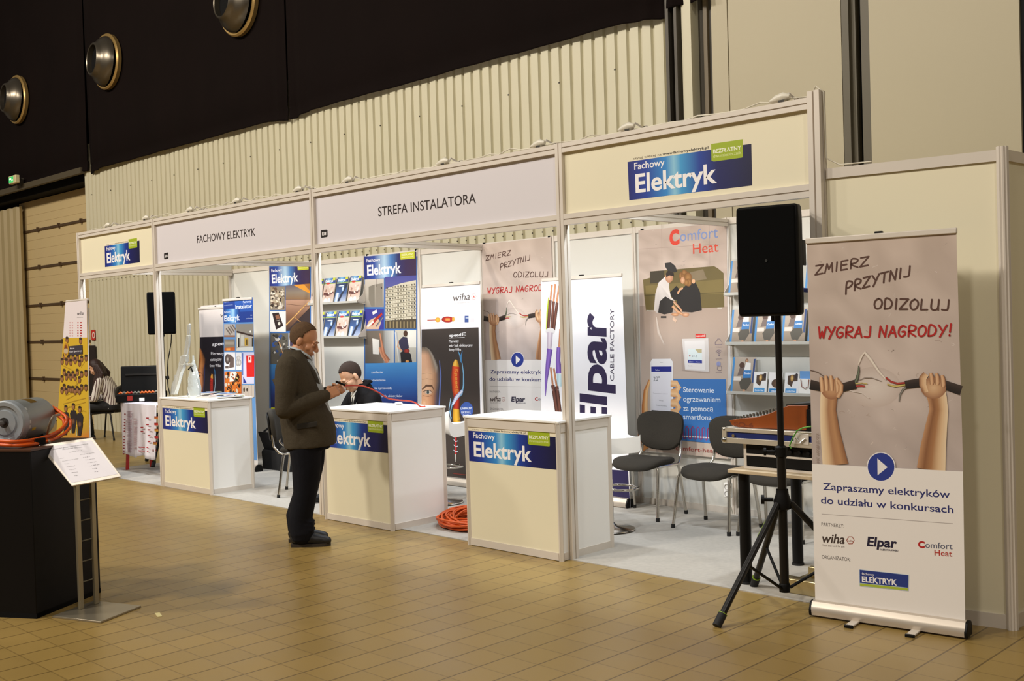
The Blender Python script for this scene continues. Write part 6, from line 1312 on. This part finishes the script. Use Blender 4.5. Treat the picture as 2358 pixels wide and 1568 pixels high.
ell_loft(j, [(.52, 0, .12, .20, .155), (.70, 0, .10, .20, .15), (.85, 0, .05, .21, .145), (.96, 0, .0, .215, .125), (1.04, 0, -.02, .175, .105), (1.10, 0, -.03, .105, .09), (1.13, 0, -.035, .085, .08)])
for S, E_, W_, sx in AR: rnd_tube(j, [S, S.lerp(E_, .5)+V((.015*sx, 0, 0)), E_], [.085, .078, .068], 16); rnd_tube(j, [E_, E_.lerp(W_, .9)], [.066, .05], 16)
jk = fuse(j, 'jacket', JB, sm, .009, 6)
c_ = MB()
for sx in (-1, 1): c_.tube([(0, .045, 1.145), (.05*sx, .03, 1.145), (.08*sx, -.02, 1.135), (.085*sx, -.07, 1.10), (.062*sx, -.115, 1.04), (.04*sx, -.135, .95), (.03*sx, -.145, .88)], [.026, .028, .03, .028, .022, .015, .01], 10, flat=.6)
c_.obj('collar', JB, jk, smooth=70)
c_ = MB()
for sx in (-1, 1): c_.tube([(.05*sx, .01, 1.15), (.068*sx, -.05, 1.125), (.05*sx, -.105, 1.07), (.012*sx, -.14, 1.015)], [.014, .018, .018, .012], 10, flat=.6)
ell_loft(c_, [(.62, 0, -.035, .05, .03), (.80, 0, -.075, .048, .03), (.92, 0, -.105, .05, .03), (1.0, 0, -.10, .055, .04), (1.05, 0, -.08, .055, .045)]); c_.obj('shirt', mat('shirt_white', 'dcdcd4', .8), sm, smooth=70)
MB().tube([(.012, -.142, 1.0), (.018, -.155, .9), (.02, -.125, .72), (.02, -.08, .6)], .006, 8).obj('lanyard', mat('lanyard_dark', '2a2a28', .7), sm, smooth=60)
MB().box(.075, .135, -.142, -.132, .912, .928).obj('chest_logo', WHITE, jk); MB().box(.14, .152, -.138, -.128, .914, .93).obj('logo_dot', mat('label_red', 'b81c18', .4), jk)
MB().box(.176, .19, -.105, -.09, .84, .885).obj('pen', mat('pen_yellow', 'd0c860', .4), jk)
tr = MB(); ell_loft(tr, [(.47, 0, .12, .17, .15), (.56, 0, .12, .18, .15)])
for sx in (-1, 1): rnd_tube(tr, [(.10*sx, .08, .55), (.13*sx, -.38, .55)], [.095, .075], 14); rnd_tube(tr, [(.13*sx, -.385, .545), (.13*sx, -.36, .10)], [.072, .06], 14)
fuse(tr, 'trousers', mat('dark_trousers', '14141a', .85), sm, .011, 4)
for sx in (-1, 1): s_ = MB(); rnd_tube(s_, [(.13*sx, -.325, .058), (.13*sx, -.42, .055), (.13*sx, -.52, .045)], [.046, .044, .034], 12); fuse(s_, 'shoe', mat('black_leather', '100e0e', .5), sm, .009, 3)
HAIR2 = mat('hair_dark_brown', '2a180c', .85, noise=.4, nscale=90, bump=.4, bscale=220)
Mh = head_parts(sm, hc, hr, 1.1, .6, hl(.090, .035, .005, -.05), HAIR2, brow='2a1a10')
g_ = MB()
for sx in (-1, 1):
    g_.tube([Mh @ V((.033*sx+.024*cos(a), -.104, -.004+.017*sin(a))) for a in [2*pi*k/16 for k in range(16)]], .0018, 6, closed=True); g_.tube([Mh @ V((.057*sx, -.103, .002)), Mh @ V((.082*sx, -.06, .0)), Mh @ V((.086*sx, .02, -.004))], .0018, 6)
g_.tube([Mh @ V((-.009, -.105, .0)), Mh @ V((0, -.111, .003)), Mh @ V((.009, -.105, .0))], .0018, 6); g_.obj('glasses', mat('glasses_frame', '4a3428', .3, .5), sm, smooth=60)

# ------------------------------------------------------------------ woman on the chair by the wall
t = MB()
ell_loft(t, [(.50, 0, .12, .16, .11), (.66, 0, .10, .125, .09), (.82, 0, .05, .14, .10), (.94, 0, .0, .14, .085), (1.0, 0, -.02, .09, .065)])
hc = V((0, -.145, 1.15)); hr = (radians(38), 0, 0); head(t, hc, hr, 1.0)
rnd_tube(t, [(0, -.01, .96), (0, -.06, 1.03), (0, -.11, 1.09)], [.055, .048, .046], 14)
AR = []
for sx in (-1, 1):
    S = V((.165*sx, -.01, .93)); E_ = V((.21*sx, -.08, .67)); W_ = V((.08*sx, -.32, .64)); AR.append((S, E_, W_, sx))
    rnd_tube(t, [S, E_], [.042, .034], 12); rnd_tube(t, [E_, W_], [.034, .023], 12); hand(t, W_, V((-.3*sx, -1, .0)), (0, 0, -1), (-sx, 0, 0), (.3, .4, .3), .9)
    rnd_tube(t, [(.09*sx, .08, .54), (.10*sx, -.36, .53)], [.078, .052], 12); rnd_tube(t, [(.10*sx, -.36, .52), (.10*sx, -.30, .08)], [.048, .034], 12); rnd_tube(t, [(.10*sx, -.28, .04), (.10*sx, -.43, .03)], [.033, .026], 12)
wm = fuse(t, 'person', SKIN2, None, .008, 4); wm.location = (-11.48, 1.90, 0); wm.rotation_euler = (0, 0, radians(-50)); tag(wm, 'woman with long dark hair and a striped blouse, sitting by the ribbed wall', 'person')
def stripes():
    m = bpy.data.materials.new('striped_cotton'); m.use_nodes = True; nt = m.node_tree; b = nt.nodes['Principled BSDF']; N = nt.nodes.new
    tc = N('ShaderNodeTexCoord'); wv = N('ShaderNodeTexWave'); wv.inputs['Scale'].default_value = 9; wv.bands_direction = 'X'; wv.inputs['Distortion'].default_value = 1.5; nt.links.new(tc.outputs['Object'], wv.inputs['Vector'])
    mp = N('ShaderNodeMapping'); mp.inputs['Rotation'].default_value = (0, .25, .75); nt.links.new(tc.outputs['Object'], mp.inputs[0]); nt.links.new(mp.outputs[0], wv.inputs['Vector'])
    cr = N('ShaderNodeValToRGB'); cr.color_ramp.elements[0].position = .20; cr.color_ramp.elements[1].position = .30; cr.color_ramp.elements[0].color = (*lin('5c4442'), 1); cr.color_ramp.elements[1].color = (*lin('d8d0c8'), 1)
    nt.links.new(wv.outputs['Fac'], cr.inputs[0]); nt.links.new(cr.outputs[0], b.inputs['Base Color']); b.inputs['Roughness'].default_value = .85; return m
j = MB(); ell_loft(j, [(.50, 0, .12, .17, .125), (.66, 0, .10, .145, .11), (.82, 0, .06, .16, .12), (.92, 0, .015, .165, .105), (.98, 0, -.01, .12, .08), (1.01, 0, -.02, .075, .065)])
for S, E_, W_, sx in AR: rnd_tube(j, [S, S.lerp(E_, .5), E_], [.066, .064, .058], 14); rnd_tube(j, [E_, E_.lerp(W_, .9)], [.056, .042], 14)
fuse(j, 'blouse', stripes(), wm, .01, 4)
tr = MB(); ell_loft(tr, [(.47, 0, .12, .165, .14), (.56, 0, .12, .17, .14)])
for sx in (-1, 1): rnd_tube(tr, [(.09*sx, .08, .54), (.10*sx, -.36, .53)], [.092, .066], 12); rnd_tube(tr, [(.10*sx, -.365, .525), (.10*sx, -.30, .09)], [.062, .045], 12)
fuse(tr, 'trousers', mat('black_trousers', '0c0b0d', .8), wm, .012, 4)
for sx in (-1, 1): s_ = MB(); rnd_tube(s_, [(.10*sx, -.275, .045), (.10*sx, -.37, .04), (.10*sx, -.45, .032)], [.038, .036, .026], 12); fuse(s_, 'shoe', mat('black_leather', '100e0e', .5), wm, .009, 3)
HAIR3 = mat('hair_auburn', '2c130c', .6, noise=.35, nscale=50)
head_parts(wm, hc, hr, 1.0, .6, hl(.085, .0, -.08, -.2), HAIR3, brow='2a1610')
lh = MB(); Mw = Matrix.Translation(hc) @ Euler(hr).to_matrix().to_4x4()
for sx in (-1, 1):
    for k_ in range(4):
        p0 = Mw @ V((.07*sx, .02+.022*k_, .05-.012*k_)); x = .085*sx+.012*k_*sx
        lh.tube([p0, V((x*.95, -.10+.04*k_, 1.06)), V((x*1.0, -.13+.04*k_, .95)), V((x*.95, -.15+.035*k_, .84-.02*k_)), V((x*.8, -.165+.03*k_, .74+.03*k_))], [.018, .024, .024, .02, .008], 8)
for k_ in range(4): x = -.045+.03*k_; lh.tube([Mw @ V((x, .10, .02)), Mw @ V((x, .095, -.06)), V((x*1.2, .035, .99))], [.02, .022, .008], 8)
fuse(lh, 'long_hair', HAIR3, wm, .009, 3)
